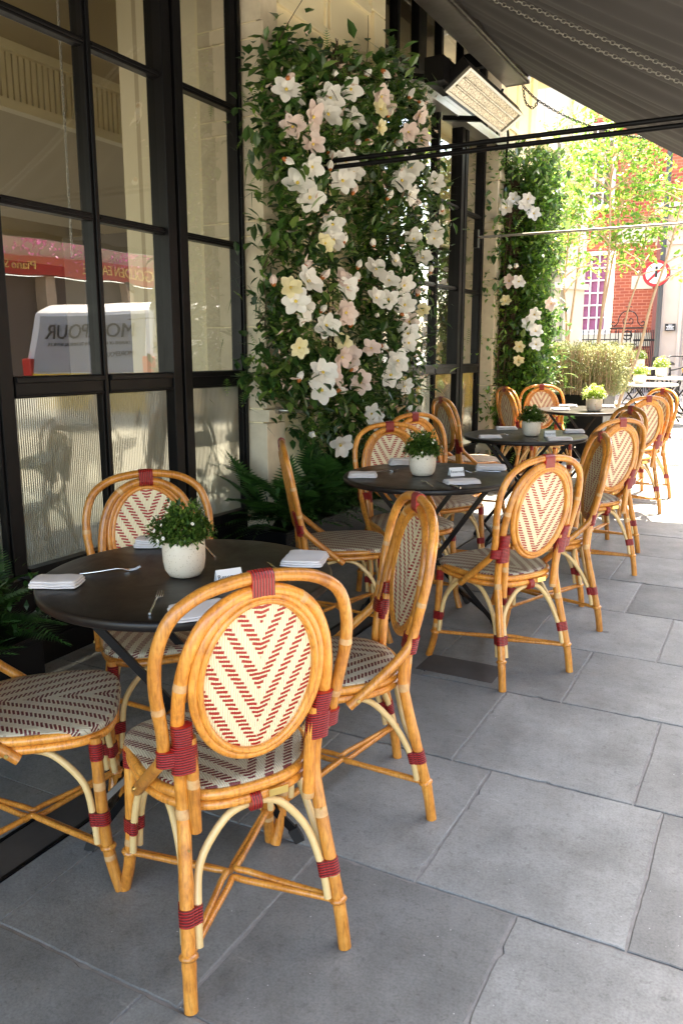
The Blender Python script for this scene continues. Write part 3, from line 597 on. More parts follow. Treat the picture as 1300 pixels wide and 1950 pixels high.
# potted plants on the tables
def make_pot(leafmat, bright, seed):
    root = empty('potted_plant')
    b = MB(); b.lathe([(0, 0), (.035, 0), (.046, .004), (.056, .020), (.0605, .045), (.0615, .075), (.0612, .098), (.0600, .102), (.0570, .101), (.0565, .085), (0, .085)], POT, 48); b.build('pot', root)
    r_ = np.random.RandomState(seed); n = 2600 if not bright else 1800
    d = r_.normal(size=(n, 3)); d[:, 2] = np.abs(d[:, 2]) * .9 - .12; d /= np.linalg.norm(d, axis=1, keepdims=True); q = r_.uniform(.45, 1, (n, 1)) * (1 + .22 * np.sin(d[:, :1] * 7 + seed) * np.cos(d[:, 1:2] * 6))
    P = d * q * np.array([.083, .083, .088]) + np.array([0, 0, .112]); D = d + r_.normal(0, .6, (n, 3))
    s = Scatter(); s.put(LEAF_A, P, D, r_.uniform(.011, .019, n)); s.build('foliage', leafmat, root)
    m = 16 if not bright else 60
    fl = MB()
    for i in range(m):
        a, e = r_.uniform(0, 6.28), r_.uniform(.1, 1.4); c = Vector((math.cos(a) * math.cos(e), math.sin(a) * math.cos(e), math.sin(e))); p = Vector((0, 0, .105)) + c * .094
        nx = c.orthogonal().normalized(); ny = c.cross(nx); k = r_.uniform(.003, .0075)
        for j in range(7):
            t = 2 * math.pi * j / 7; u = nx * math.cos(t) + ny * math.sin(t); w_ = nx * -math.sin(t) + ny * math.cos(t)
            fl.add([p, p + u * k * .6 + w_ * k * .35 + c * .001, p + u * k + c * .002, p + u * k * .6 - w_ * k * .35 + c * .001], [(0, 1, 2, 3)], PETW)
        fl.add([p + nx * .0015 + c * .002, p + ny * .0015 + c * .002, p - nx * .0015 + c * .002, p - ny * .0015 + c * .002], [(0, 1, 2, 3)], HEART)
    fl.build('blossom', root)
    return root
pl1 = make_pot(POTL, False, 4); pl2 = make_pot(POTLB, True, 9)
used1 = used2 = False
for (x, y, s_, br, rz, lab) in [(-1.445, 1.729, 1.0, 0, 0, 'potted plant in a speckled cream pot on the nearest table'), (-1.508, 3.602, 1.05, 0, 2.1, 'potted plant in a cream pot on the second table'), (-1.477, 5.405, 1.05, 0, 4, 'dark green potted plant on the third table'),
                        (-1.478, 7.45, 1.2, 1, 1, 'bright green potted plant in a white pot on the fourth table'), (-1.80, 12.10, 1.35, 1, 2, 'bright potted plant on the nearest white-topped table'), (-1.79, 14.2, 1.45, 1, 3, 'bright potted plant on the second white-topped table'), (-2.75, 18.3, 1.7, 1, 5, 'smallest bright potted plant, on the farthest white-topped table')]:
    if br: o = copy_tree(pl2) if used2 else pl2; used2 = True
    else: o = copy_tree(pl1) if used1 else pl1; used1 = True
    o.location = (x, y, .7445); o.rotation_euler = (0, 0, rz); o.scale = (s_ * rng.uniform(.95, 1.06), s_ * rng.uniform(.95, 1.06), s_ * rng.uniform(.93, 1.08)); tag(o, lab, 'potted plant', 'potted plants on the tables')

# folded napkins, cutlery, cards
def napkin_mesh(w, d, n, seed):
    r_ = random.Random(seed); b = MB(); z = 0
    for i in range(n):
        h = .0052 + r_.uniform(0, .003); ins = i * .003 + r_.uniform(0, .003); k = 10; vs = []
        W = w - ins * 2; Dp = d - ins * (1 if i % 2 else 2.2)
        # each layer is a rounded slab, the fold on the long side
        prof = [(-Dp / 2, z), (-Dp / 2 - .0025, z + h * .5), (-Dp / 2, z + h), (-Dp / 4, z + h + .0012), (0, z + h + .0004), (Dp / 4, z + h + .0012), (Dp / 2, z + h * .9), (Dp / 2, z)]
        for j in range(k + 1):
            x = -W / 2 + W * j / k; wob = .0014 * math.sin(j * 1.7 + i + seed)
            for (yy, zz) in prof: vs.append((x, yy + wob, zz + .0012 * math.sin(j * .9 + yy * 30 + seed) * (1 if zz > z else 0)))
        m_ = len(prof); fs = [(j * m_ + q, (j + 1) * m_ + q, (j + 1) * m_ + (q + 1) % m_, j * m_ + (q + 1) % m_) for j in range(k) for q in range(m_)] + [tuple(range(m_)), tuple(k * m_ + q for q in range(m_))[::-1]]
        b.add(vs, fs, LINEN, None, True); z += h
    return b
NG = 'folded white napkins on the tables'
def nap(x, y, rz, w, d, n, seed, lab, z=.7448):
    o = napkin_mesh(w * 1.15, d * 1.15, n, seed).build('napkin'); o.location = (x, y, z); o.rotation_euler = (0, 0, rz)
    md = o.modifiers.new('soft', 'SUBSURF'); md.levels = 1; md.render_levels = 1
    tag(o, lab, 'napkin', NG)
nap(-1.70, 1.50, .45, .125, .085, 3, 1, 'napkin at the left of the nearest table'); 
nap(-1.755, 1.945, .5, .10, .075, 4, 2, 'napkin behind the pot on the nearest table')
nap(-1.215, 2.0, 1.9, .13, .115, 3, 3, 'napkin at the right of the nearest table')
nap(-1.205, 1.49, .9, .13, .11, 2, 4, 'napkin on the nearest table half hidden by the nearest chair')
nap(-1.75, 3.438, .45, .13, .09, 3, 5, 'napkin at the left of the second table')
nap(-1.745, 3.87, .6, .12, .08, 5, 6, 'propped napkin behind the pot on the second table')
nap(-1.27, 3.925, .3, .14, .10, 3, 7, 'napkin at the far right of the second table')
nap(-1.26, 3.47, .7, .15, .09, 3, 8, 'napkin at the front right of the second table')
nap(-1.69, 5.18, .45, .14, .09, 3, 9, 'napkin at the left of the third table')
nap(-1.74, 5.70, .5, .14, .08, 3, 10, 'napkin behind the pot on the third table')
nap(-1.26, 5.70, .4, .13, .09, 3, 11, 'napkin at the far right of the third table')
nap(-1.25, 5.24, .5, .15, .09, 3, 12, 'napkin at the front of the third table')
nap(-1.78, 7.45, .5, .15, .09, 3, 13, 'napkin at the left of the fourth table')
nap(-1.80, 7.85, .4, .15, .09, 3, 14, 'napkin at the back left of the fourth table')
nap(-1.45, 7.88, .4, .13, .09, 3, 15, 'napkin at the back right of the fourth table')
def make_fork():
    root = empty('fork'); b = MB()
    b.tube([(0, -.10, .004), (0, -.04, .006), (0, .02, .010), (0, .045, .006)], lambda t: .0042 - .0018 * t, STEEL, 8, sub=4); b.build('handle', root)
    b = MB()
    b.add([(-.004, .043, .005), (.004, .043, .005), (.011, .062, .001), (-.011, .062, .001), (-.004, .043, .007), (.004, .043, .007), (.011, .062, .003), (-.011, .062, .003)], [(0, 1, 2, 3), (7, 6, 5, 4), (0, 4, 5, 1), (1, 5, 6, 2), (2, 6, 7, 3), (3, 7, 4, 0)], STEEL)
    for x in (-.0095, -.0032, .0032, .0095): b.tube([(x, .061, .002), (x, .08, .003), (x * .95, .098, .010)], lambda t: .0016 - .0008 * t, STEEL, 6, sub=3)
    b.build('tines', root); return root
def make_knife():
    root = empty('knife'); b = MB(); b.tube([(0, -.11, .004), (0, -.02, .004)], .0045, STEEL, 8, sub=1); b.build('handle', root)
    b = MB(); b.add([(-.001, -.02, .001), (.008, -.015, .001), (.008, .07, .001), (-.001, .10, .001), (-.001, -.02, .004), (.008, -.015, .0025), (.008, .07, .0025), (-.001, .10, .004)], [(0, 3, 2, 1), (4, 5, 6, 7), (0, 1, 5, 4), (1, 2, 6, 5), (2, 3, 7, 6), (3, 0, 4, 7)], STEEL); b.build('blade', root); return root
fk, kn = make_fork(), make_knife()
for i, (x, y, rz, lab) in enumerate([(-1.655, 1.655, -.75, 'fork beside the left napkin on the nearest table'), (-1.545, 1.965, .9, 'fork just behind the pot on the nearest table'), (-1.345, 1.49, .55, 'fork beside the half hidden napkin on the nearest table'), (-1.72, 3.60, -.7, 'fork beside the left napkin on the second table'), (-1.385, 3.37, .7, 'fork at the front of the second table'), (-1.27, 3.80, 2.0, 'fork by the far right napkin on the second table'), (-1.66, 5.33, -.7, 'fork beside the left napkin on the third table'), (-1.40, 5.18, .7, 'fork at the front of the third table')]):
    o = fk if i == 0 else copy_tree(fk); o.scale = (.85,) * 3; o.location = (x, y, .745); o.rotation_euler = (0, 0, rz); tag(o, lab, 'fork', 'forks on the tables')
for i, (x, y, rz, lab) in enumerate([(-1.235, 1.88, .9, 'knife beside the right napkin on the nearest table'), (-1.30, 3.40, .9, 'knife beside the front napkin on the second table')]):
    o = kn if i == 0 else copy_tree(kn); o.location = (x, y, .745); o.rotation_euler = (0, 0, rz); tag(o, lab, 'knife', 'knives on the tables')
def make_card():
    root = empty('table_card'); b = MB(); w, h, d = .036, .040, .020
    b.add([(-w, -d, 0), (w, -d, 0), (w, 0, h), (-w, 0, h), (-w, -d + .0015, 0), (w, -d + .0015, 0), (w, .0, h - .003), (-w, .0, h - .003)], [(0, 1, 2, 3), (7, 6, 5, 4), (0, 4, 5, 1), (2, 6, 7, 3), (0, 3, 7, 4), (1, 5, 6, 2)], CARD); b.build('front_leaf', root)
    b = MB(); b.add([(-w, d, 0), (w, d, 0), (w, .0012, h - .0015), (-w, .0012, h - .0015), (-w, d - .0015, 0), (w, d - .0015, 0), (w, .0008, h - .004), (-w, .0008, h - .004)], [(3, 2, 1, 0), (4, 5, 6, 7), (1, 5, 4, 0), (3, 7, 6, 2), (4, 7, 3, 0), (2, 6, 5, 1)], CARD); b.build('back_leaf', root)
    ang = math.atan2(h, d)
    text('lettering', 'Reserved', .018, INK, root, Matrix.Translation((0, -d / 2 - .0008, h / 2 + .0006)) @ Matrix.Rotation(ang, 4, 'X'), .0003); return root
cd = make_card()
for i, (x, y, rz, lab) in enumerate([(-1.288, 1.722, .95, 'white Reserved card on the nearest table'), (-1.355, 3.656, .75, 'white Reserved card on the second table'), (-1.347, 5.397, .5, 'white Reserved card on the third table')]):
    o = cd if i == 0 else copy_tree(cd); o.location = (x, y, .745); o.rotation_euler = (0, 0, rz); tag(o, lab, 'table card', 'reserved cards on the tables')

# ------------------------------------------------------------------ shopfront (level masonry frame; TILT puts it on the slope)
XG = -2.78
def window(name, label, y0, y1, verts, rails, tops, bottom, fl_top, zt):
    """verts: (ya, yb) frame posts; rails: z of glazing bars; glass between"""
    base = (XG, y0, 0); root = empty(name, base, 0, label, 'window', None, True)
    def part(nm, b, bev=0): return b.build(nm, root, base, bev)
    for (a, c) in verts:
        b = MB(); w = c - a
        if w > .09:
            b.box(XG - .07, XG + .035, a, a + w * .42, bottom, zt, BLACK); b.box(XG - .07, XG + .015, a + w * .42 + .001, c - w * .42 - .001, bottom, zt, BLACK); b.box(XG - .07, XG + .035, c - w * .42, c, bottom, zt, BLACK)
        else:
            b.box(XG - .06, XG + .012, a, c, bottom, zt, BLACK); b.box(XG + .014, XG + .024, a + .012, c - .012, bottom, zt, BLACK)
        part('post', b, .003)
    for (ya, yc) in zip([v[1] for v in verts[:-1]], [v[0] for v in verts[1:]]):
        mid = (ya + yc) / 2; b = MB(); lo, hi = fl_top
        b.box(XG - .06, XG + .022, ya, yc, lo, hi, BLACK); b.box(XG + .024, XG + .034, ya, yc, hi - .028, hi - .004, BLACK); b.box(XG + .024, XG + .03, ya, yc, lo + .004, lo + .014, BLACK); part('transom', b, .003)
        for z in rails:
            b = MB(); b.box(XG - .04, XG + .008, ya, yc, z - .017, z + .017, BLACK); b.box(XG + .010, XG + .018, ya, yc, z - .006, z + .006, BLACK); part('glazing_bar', b, .002)
        zz = [hi] + [z for z in rails] + [zt]
        for a, c in zip(zz, zz[1:]):
            b = MB(); b.add([(XG - .02, ya, a), (XG - .02, yc, a), (XG - .02, yc, c), (XG - .02, ya, c)], [(0, 1, 2, 3)], GLASS); part('pane', b)
        # fluted lower pane: real vertical reeds
        b = MB(); n = int((yc - ya) / .0115); k = 5; vs = []
        for i in range(n * k + 1):
            y = ya + (yc - ya) * i / (n * k); ph = (i % k) / k; x = XG - .022 + .0032 * math.sin(math.pi * ph)
            vs += [(x, y, bottom), (x, y, lo)]
        b.add(vs, [(2 * i, 2 * i + 2, 2 * i + 3, 2 * i + 1) for i in range(n * k)], FLUTE); part('fluted_pane', b)
        b = MB(); b.box(XG - .06, XG + .03, ya, yc, bottom - .03, bottom + .02, BLACK); part('sill', b, .003)
    return root
window('shop_window', 'near black-framed shop window with clear panes above fluted glass', .8, 3.97, [(.62, .74), (1.235, 1.275), (1.74, 1.78), (2.22, 2.31), (2.80, 2.845), (3.285, 3.435), (3.915, 3.965)], [1.995, 2.71, 3.43], None, .475, (1.215, 1.305), 4.2)
window('shop_window', 'far black-framed shop window between the flower display and the climbing greenery', 5.55, 8.1, [(5.55, 5.62), (6.02, 6.05), (6.36, 6.44), (6.845, 6.88), (7.37, 7.54), (8.00, 8.08)], [1.995, 2.71], None, .475, (1.215, 1.305), 3.42)
b = MB()
b.box(XG - .25, XG - .012, -3, 3.97, -.3, .445, BLACK); b.box(XG - .012, XG + .01, -3, 3.97, -.3, .16, BLACK)
o = b.build('stall_riser', None, (0, 0, 0), .003); o.matrix_world = TILT.copy(); tag(o, 'black panel wall under the near shop window', 'wall')
b = MB(); b.box(XG - .25, XG - .012, 5.56, 8.1, -.3, .445, BLACK)
o = b.build('stall_riser', None, None, .003); o.matrix_world = TILT.copy(); tag(o, 'black panel wall under the far shop window', 'wall')
# stone piers
def pier(label, y0, y1, xf, zt, flowers=True):
    base = (xf, y0, 0); root = empty('stone_pier', base, 0, label, 'pier', None, True)
    b = MB(); b.box(XG - .3, xf - .03, y0 + .005, y1 - .005, -.3, zt, STONE); b.build('pier_core', root, base)
    zs = [-.3, .5, 1.0, 1.08, 1.55, 2.05, 2.13, 2.60, 2.68, 3.07, 3.15, 3.65, 4.1, zt]
    for i, (a, c) in enumerate(zip(zs, zs[1:])):
        thin = (c - a) < .1; e = .018 if thin else 0; w = .20 if i % 2 else .17
        b = MB(); b.box(XG - .28, xf + e, y0 - (.004 if thin else 0), y0 + w, a + .004, c - .004, STONE2); b.build('quoin', root, base, .004)
        b = MB(); b.box(XG - .28, xf + e * .5, y1 - w, y1 + (.004 if thin else 0), a + .004, c - .004, STONE2 if not flowers else STONE); b.build('quoin', root, base, .004)
    b = MB(); ym = (y0 + y1) / 2
    for y in (ym - .03, ym + .02): b.box(xf - .031, xf - .012, y, y + .022, .3, zt, STONE)
    for z in (3.30, 3.62): b.box(xf - .031, xf - .008, y0 + .2, y1 - .2, z, z + .05, STONE)
    b.build('moulding', root, base, .004)
    return root
pier('cream stone pier behind the magnolia flower display', 3.97, 5.52, -2.64, 4.3)
pier('cream stone pier behind the climbing greenery, past the far window', 8.10, 9.35, -2.64, 4.3)
# lintel / upper wall, clerestory over far window
base = (XG, 5.52, 3.42); cl = empty('clerestory', base, 0, 'row of small dark framed panes over the far shop window, behind the heater', 'window', None, True)
b = MB(); b.box(XG - .05, XG + .02, 5.53, 8.09, 3.42, 3.60, BLACK); b.box(XG - .05, XG + .02, 5.53, 8.09, 4.12, 4.3, BLACK); b.build('frame', cl, base)
for y in (5.53, 5.98, 6.38, 6.86, 7.38, 8.0):
    b = MB(); b.box(XG - .05, XG + .018, y, y + (.16 if y in (6.38, 7.38) else .05), 3.602, 4.118, BLACK); b.build('frame', cl, base, .003)
b = MB(); b.add([(XG - .02, 5.53, 3.6), (XG - .02, 8.09, 3.6), (XG - .02, 8.09, 4.12), (XG - .02, 5.53, 4.12)], [(0, 1, 2, 3)], GLASS); b.build('pane', cl, base)
b = MB(); b.box(XG - .05, -2.60, 5.53, 8.25, 3.40, 3.43, GALV); b.box(-2.615, -2.60, 5.53, 8.25, 3.35, 3.40, GALV); b.build('ledge', cl, base, .002)
b = MB(); b.box(XG + .051, -2.10, 7.66, 9.6, 4.285, 4.34, STONE2); b.build('reflection_blocker', cl, base)  # added board, keeps bright sky out of the clerestory pane reflections
b = MB(); b.box(XG - .3, XG + .05, -3, 9.35, 4.301, 9.0, STONE); o = b.build('upper_wall'); o.matrix_world = TILT.copy(); tag(o, 'cream upper wall above the shop windows', 'wall')
b = MB(); b.box(XG - .3, XG - .02, -3, .62, -.3, 4.30, STONE); o = b.build('side_wall'); o.matrix_world = TILT.copy(); tag(o, 'cream wall beside the near shop window', 'wall')

# interior of the restaurant
def room():
    base = (-6, 3, 0); root = empty('restaurant_interior', base, 0, 'taupe restaurant room with cream cornice behind the near window', 'interior', None, True)
    def P(nm, f, bev=0): b = MB(); f(b); return b.build(nm, root, base, bev)
    P('floor', lambda b: b.box(-12, XG - .26, -3, 12, -.3, .05, INTD))
    P('ceiling', lambda b: b.box(-12, XG - .3, -3, 12, 4.15, 4.3, INTL))
    P('back_wall', lambda b: (b.box(-12.2, -12, -3, 12, -.3, .9, INT), b.box(-12.2, -12, -3, 12, 3.0, 4.3, INT), b.box(-12.2, -12, -3, -2, .9, 3.0, INT), b.box(-12.2, -12, 3.2, 3.5, .9, 3, INT), b.box(-12.2, -12, 8.2, 12, .9, 3, INTD)))
    P('side_wall', lambda b: b.box(-12, XG - .3, 12, 12.2, -.3, 4.3, INTD))
    # dropped bulkhead with reeded cornice
    def bulk(b):
        b.box(-8.2, -4.6, -3, 12, 2.98, 4.14, INT)
    P('bulkhead', bulk)
    def cornice(b):
        b.box(-4.60, -4.52, -3, 12, 2.94, 3.0, INTL); b.box(-4.60, -4.54, -3, 12, 3.30, 3.36, INTL)
        y = -1.
        while y < 9: b.box(-4.60, -4.575, y, y + .03, 3.0, 3.3, INTL); y += .05
        b.box(-4.60, -4.592, -3, 12, 3.0, 3.3, INTL)
    P('cornice', cornice)
    P('vent_grille', lambda b: [b.box(-3.9, -3.5, 2.9 + .04 * i, 2.92 + .04 * i, 4.13, 4.148, INTD) for i in range(8)])
    # pilaster and window reveal panelling
    def pil(b):
        b.box(-3.75, -3.25, 4.08, 4.22, 0, 4.14, INTL); b.box(-3.62, -3.38, 4.066, 4.079, .3, 3.75, INT); b.box(-3.58, -3.42, 4.056, 4.065, .34, 3.7, INTL); b.box(-3.80, -3.2, 4.04, 4.22, 3.85, 4.14, INTL)
    P('pilaster', pil, .004)
    P('reveal_panel', lambda b: (b.box(-3.24, XG - .08, 4.02, 4.2, -.2, 4.14, INTL), b.box(-3.2, -2.92, 3.99, 4.018, .6, 4.0, INTL)), .004)
    P('dark_door', lambda b: b.box(-7.6, -6.4, 8.4, 8.5, 0, 2.5, INTD))
    P('far_wall', lambda b: b.box(-9.0, -4.0, 8.51, 8.7, 0, 2.98, INTD))
    return root
room()
# blind chain inside near window
def chain(name, pts, label, r=.0035, link=.022, mt=GALV):
    P = smoothp(pts, 12); L = [0]
    for a, c in zip(P, P[1:]): L.append(L[-1] + (c - a).length)
    n = int(L[-1] / (link * .78)); b = MB()
    for i in range(n):
        s_ = i * link * .78
        k = max(j for j in range(len(L)) if L[j] <= s_ + 1e-9); k = min(k, len(P) - 2); t = (s_ - L[k]) / max(1e-6, L[k + 1] - L[k]); c = P[k].lerp(P[k + 1], t); d = (P[k + 1] - P[k]).normalized()
        sd = d.cross(Vector((0, 0, 1))); sd = sd.normalized() if sd.length > .01 else Vector((0, 1, 0)); u = sd.cross(d); sd = sd if i % 2 else u
        b.tube([c + d * math.cos(a) * link * .5 + sd * math.sin(a) * link * .28 for a in [2 * math.pi * q / 8 for q in range(8)]], r, mt, 4, closed=True, sub=1)
    o = b.build(name); o.matrix_world = TILT.copy(); return tag(o, label, 'chain')
chain('blind_chain', [(XG - .09, 2.765, 4.2), (XG - .09, 2.77, 3.0), (XG - .09, 2.765, 1.8)], 'thin chain hanging inside the near window beside its middle post', .0025, .018)

# ------------------------------------------------------------------ awning
def awning():
    base = (-2.3, 7.6, 3.8); root = empty('awning', base, 0, 'charcoal canvas awning sloping out over the tables', 'awning', None, True)
    b = MB(); X0, X1, Y0, Y1 = -2.30, .12, -2.6, 7.62; nx, ny = 24, 420; rr = random.Random(5); ph = [(rr.uniform(4, 34), rr.uniform(0, 6.28), rr.uniform(.4, 1)) for _ in range(14)]
    def z(x, y): 
        w = sum(a * math.sin(f * y + p + .25 * math.sin(x * 1.3)) / (f ** .75) for f, p, a in ph); t = (x - X0) / (X1 - X0)
        return 3.845 - .60 * (x - X0) + .06 * w * (.35 + math.sin(math.pi * t) * .8) - .05 * math.sin(math.pi * t)
    vs = [(X0 + (X1 - X0) * i / nx, Y0 + (Y1 - Y0) * j / ny, z(X0 + (X1 - X0) * i / nx, Y0 + (Y1 - Y0) * j / ny)) for i in range(nx + 1) for j in range(ny + 1)]
    b.add(vs, [(i * (ny + 1) + j, (i + 1) * (ny + 1) + j, (i + 1) * (ny + 1) + j + 1, i * (ny + 1) + j + 1) for i in range(nx) for j in range(ny)], AWN, None, True)
    o = b.build('canopy', root, base); m = o.modifiers.new('thick', 'SOLIDIFY'); m.thickness = .004; m.offset = 1
    b = MB(); b.box(-2.46, -2.26, -2.6, 7.64, 3.76, 3.79, CASS); b.box(-2.46, -2.43, -2.6, 7.64, 3.791, 4.02, CASS); b.box(XG + .051, -2.461, -2.6, 7.64, 4.285, 4.30, CASS); b.box(-2.475, -2.461, -2.6, 7.64, 4.03, 4.284, CASS); b.box(-2.46, -2.22, -2.6, 7.64, 4.021, 4.05, CASS); b.box(-2.258, -2.235, -2.6, 7.64, 3.775, 3.835, CASS); b.box(-2.46, -2.235, 7.641, 7.655, 3.755, 4.06, GALV); b.build('cassette_and_sun_cover', root, base, .006)  # besides the cassette: added wall cover and back board blocking sun and sky
    b = MB(); b.tube([(-2.36, -2.6, 3.92), (-2.36, 7.63, 3.92)], .05, AWN, 16, sub=1); b.build('roller', root, base)
    for y in (-1.5, .8, 3.0, 5.3, 7.3):
        b = MB(); b.box(XG + .05, -2.462, y, y + .06, 3.85, 3.97, BLACK); b.build('wall_bracket', root, base)
    b = MB(); zf = 3.845 - .6 * (X1 - X0); b.box(X1 - .02, X1 + .03, -2.6, 7.62, zf - .03, zf + .02, BLACK); b.build('front_rail', root, base, .004)
    for y, n2 in ((-.9, 2), (4.2, 2), (7.46, 1)):
        for k in range(n2):
            b = MB(); zz = 2.452 - k * .034; b.tube([(-2.62, y, zz), (X1 + .01, y + .0, zz - .005)], .0125 if n2 == 2 else .011, BLACK if n2 == 2 else GALV, 12, sub=1); b.build('arm', root, base)
        b = MB(); b.box(-2.64, -2.60, y - .03, y + .03, 2.36, 2.52, BLACK); b.build('arm_pivot', root, base)
    return root
awning()
def heater():
    base = (-2.17, 6.3, 3.25); root = empty('patio_heater', base, 0, 'tilted metal patio heater with a pale mesh face above the far window', 'heater', None, True)
    c = Vector((-2.165, 6.31, 3.25)); ang = math.atan2(.12, .17); mx = Matrix.Translation(c) @ Matrix.Rotation(-ang, 4, 'Y')
    b = MB(); hw, hl = .112, .64
    for (x0, x1, y0, y1) in ((-hw, hw, -hl, -hl + .03), (-hw, hw, hl - .05, hl), (-hw, -hw + .02, -hl + .031, hl - .051), (hw - .02, hw, -hl + .031, hl - .051)): b.box(x0, x1, y0, y1, -.012, .01, GALV, mx)
    b.build('face_frame', root, base, .002)
    b = MB(); b.box(-hw, hw, -hl, hl, .011, .09, BLACK, mx); b.build('housing', root, base, .006)
    b = MB()   # curved reflector with dimples
    nx, ny = 12, 130; vs = []
    for i in range(nx + 1):
        for j in range(ny + 1):
            x = -hw + .02 + (2 * hw - .04) * i / nx; y = -hl + .03 + (2 * hl - .08) * j / ny; zz = .006 - .0 + .004 * ((i + j) % 2); vs.append(mx @ Vector((x, y, zz)))
    b.add(vs, [(i * (ny + 1) + j, i * (ny + 1) + j + 1, (i + 1) * (ny + 1) + j + 1, (i + 1) * (ny + 1) + j) for i in range(nx) for j in range(ny)], HEAT); b.build('reflector', root, base)
    for x in (-.035, .035):
        b = MB(); b.tube([mx @ Vector((x, -hl + .06, -.004)), mx @ Vector((x, hl - .09, -.004))], .009, HEAT, 10, sub=1); b.build('heating_tube', root, base)
    b = MB(); b.bar((-2.37, 5.62, 3.27), (XG + .03, 5.62, 3.36), .05, .04, BLACK); b.build('bracket', root, base, .004)
    b = MB(); b.bar((-2.2, 6.9, 3.28), (XG + .03, 6.9, 3.36), .05, .04, BLACK); b.build('bracket', root, base, .004)
    b = MB(); b.box(-2.36, -2.22, 5.55, 5.9, 3.22, 3.38, BLACK); b.build('control_box', root, base, .004)
    b = MB(); b.tube([(-2.3, 6.95, 3.3), (-2.5, 7.9, 3.45), (-2.62, 8.25, 3.2), (-2.6, 8.3, 2.7), (-2.55, 8.3, 2.45)], .012, BLACK, 8); b.tube([(-2.5, 7.7, 3.76), (-2.6, 7.9, 3.6), (-2.62, 7.95, 3.3)], .012, BLACK, 8); b.build('cable', root, base)
heater()
fz = lambda x: 3.845 - .60 * (x + 2.30) - .055
chain('awning_chain', [(-1.7, 4.4, 3.34), (-1.377, 4.4, 3.158), (-.951, 4.4, 2.915), (-.554, 4.4, 2.696), (-.25, 4.4, 2.56)], 'upper loose chain looped under the awning canvas', .0022, .03)
chain('awning_chain', [(-1.8, 4.4, 3.36), (-1.491, 4.4, 3.179), (-1.052, 4.4, 2.912), (-.55, 4.4, 2.647), (-.25, 4.4, 2.49)], 'lower loose chain looped under the awning canvas', .0022, .03)
chain('hanging_chain', [(-2.30, 7.66, 3.75), (-2.2, 7.9, 3.66), (-1.9, 8.2, 3.52), (-1.5, 8.5, 3.42), (-1.2, 8.7, 3.40)], 'black chain hung from the end of the awning box towards the trees', .0045, .034, BLACK)
chain('hanging_chain', [(-2.30, 7.66, 3.75), (-2.28, 7.7, 3.62), (-2.22, 7.75, 3.58), (-2.18, 7.76, 3.66)], 'short black chain loop at the end of the awning box', .0045, .034, BLACK)

# ------------------------------------------------------------------ flower display on the near pier
F1W=[(3.72,2.69),(3.85,2.69),(4.21,2.78),(4.45,2.89),(4.13,2.67),(4.47,2.73),(3.98,2.38),(3.88,2.28),(4.0,2.23),(4.36,2.48),(4.29,2.36),(4.45,2.44),(5.28,2.62),(5.14,2.51),(5.26,2.45),(5.73,2.6),(5.68,2.26),(4.24,2.12),(4.22,2.03),(3.91,1.78),(3.8,1.67),(3.92,1.64),(5.01,1.99),(4.81,1.92),(4.93,1.86),(5.25,1.86),(4.73,1.74),(4.96,1.75),(4.36,1.78),(4.19,1.56),(5.25,1.73),(5.32,1.54),(5.26,1.47),(5.08,1.35),(4.07,1.29),(4.04,1.19),(4.29,0.86),(4.7,1.02),(4.81,0.98),(5.59,2.07),(5.06,1.26),(5.27,1.18),(5.42,2.18),(5.68,2.21)]
F1P=[(3.84,2.55),(3.99,2.63),(4.01,2.5),(4.81,2.94),(4.93,2.93),(5.23,2.83),(5.52,2.84),(5.39,2.97),(4.36,1.82),(4.32,1.38),(4.48,1.37),(4.25,1.27),(5.38,1.62),(4.36,1.64),(4.67,1.43),(4.6,1.22)]
F1Y=[(4.79,2.86),(4.76,2.75),(4.09,2.0),(3.77,1.74),(3.81,1.43),(4.38,1.47),(5.49,1.7)]
F1B=[(3.71,2.74),(4.24,2.91),(4.67,3.02),(4.79,3.08),(4.31,2.68),(4.94,2.86),(4.21,2.5),(5.02,2.73),(4.66,2.66),(4.47,2.6),(4.17,2.4),(4.13,2.24),(4.41,2.31),(4.95,2.37),(5.19,3.02),(5.43,3.07),(5.42,2.44),(3.67,2.36),(5.05,2.66),(5.88,2.43),(3.59,1.74),(4.38,2.03),(4.74,2.06),(4.58,1.84),(4.08,1.81),(4.09,1.63),(4.81,1.64),(4.43,1.56),(4.47,1.3),(4.24,1.18),(4.35,1.17),(4.0,0.95),(5.42,1.8),(5.62,1.97),(4.83,1.45),(5.28,1.0),(3.93,1.86),(4.48,1.9),(5.12,1.66),(3.82,1.25)]
F2W=[(-2.52,2.88),(-2.59,2.81),(-2.4,2.82),(-2.31,2.73),(-2.43,2.1),(-2.26,1.78),(-2.32,1.69),(-2.24,1.62),(-2.23,1.49),(-2.37,2.87)]
F2P=[(-2.53,2.11),(-2.1,1.88)]
F2Y=[(-2.56,1.92),(-2.4,1.47),(-2.4,1.34)]
F2B=[(-2.53,2.24),(-2.47,2.24),(-2.63,2.86)]
POLY=[(3.68,2.92),(4.01,3.15),(4.23,3.06),(4.53,3.21),(4.66,3.11),(5.17,3.38),(5.34,3.2),(5.7,3.3),(5.81,2.98),(6.03,2.73),(6.11,2.29),(5.76,1.99),(5.79,1.3),(5.61,0.91),(4.91,0.85),(4.46,0.76),(4.14,0.92),(3.96,1.11),(3.64,1.16),(3.55,1.33),(3.71,1.6),(3.77,1.87),(3.73,2.26),(3.65,2.62)]
HOLE=[(4.47,2.46),(4.80,2.50),(4.80,1.95),(4.55,1.88)]
def inside(p, poly):
    c = False; n = len(poly)
    for i in range(n):
        a, b_ = poly[i], poly[i - 1]
        if (a[1] > p[1]) != (b_[1] > p[1]) and p[0] < (b_[0] - a[0]) * (p[1] - a[1]) / (b_[1] - a[1]) + a[0]: c = not c
    return c
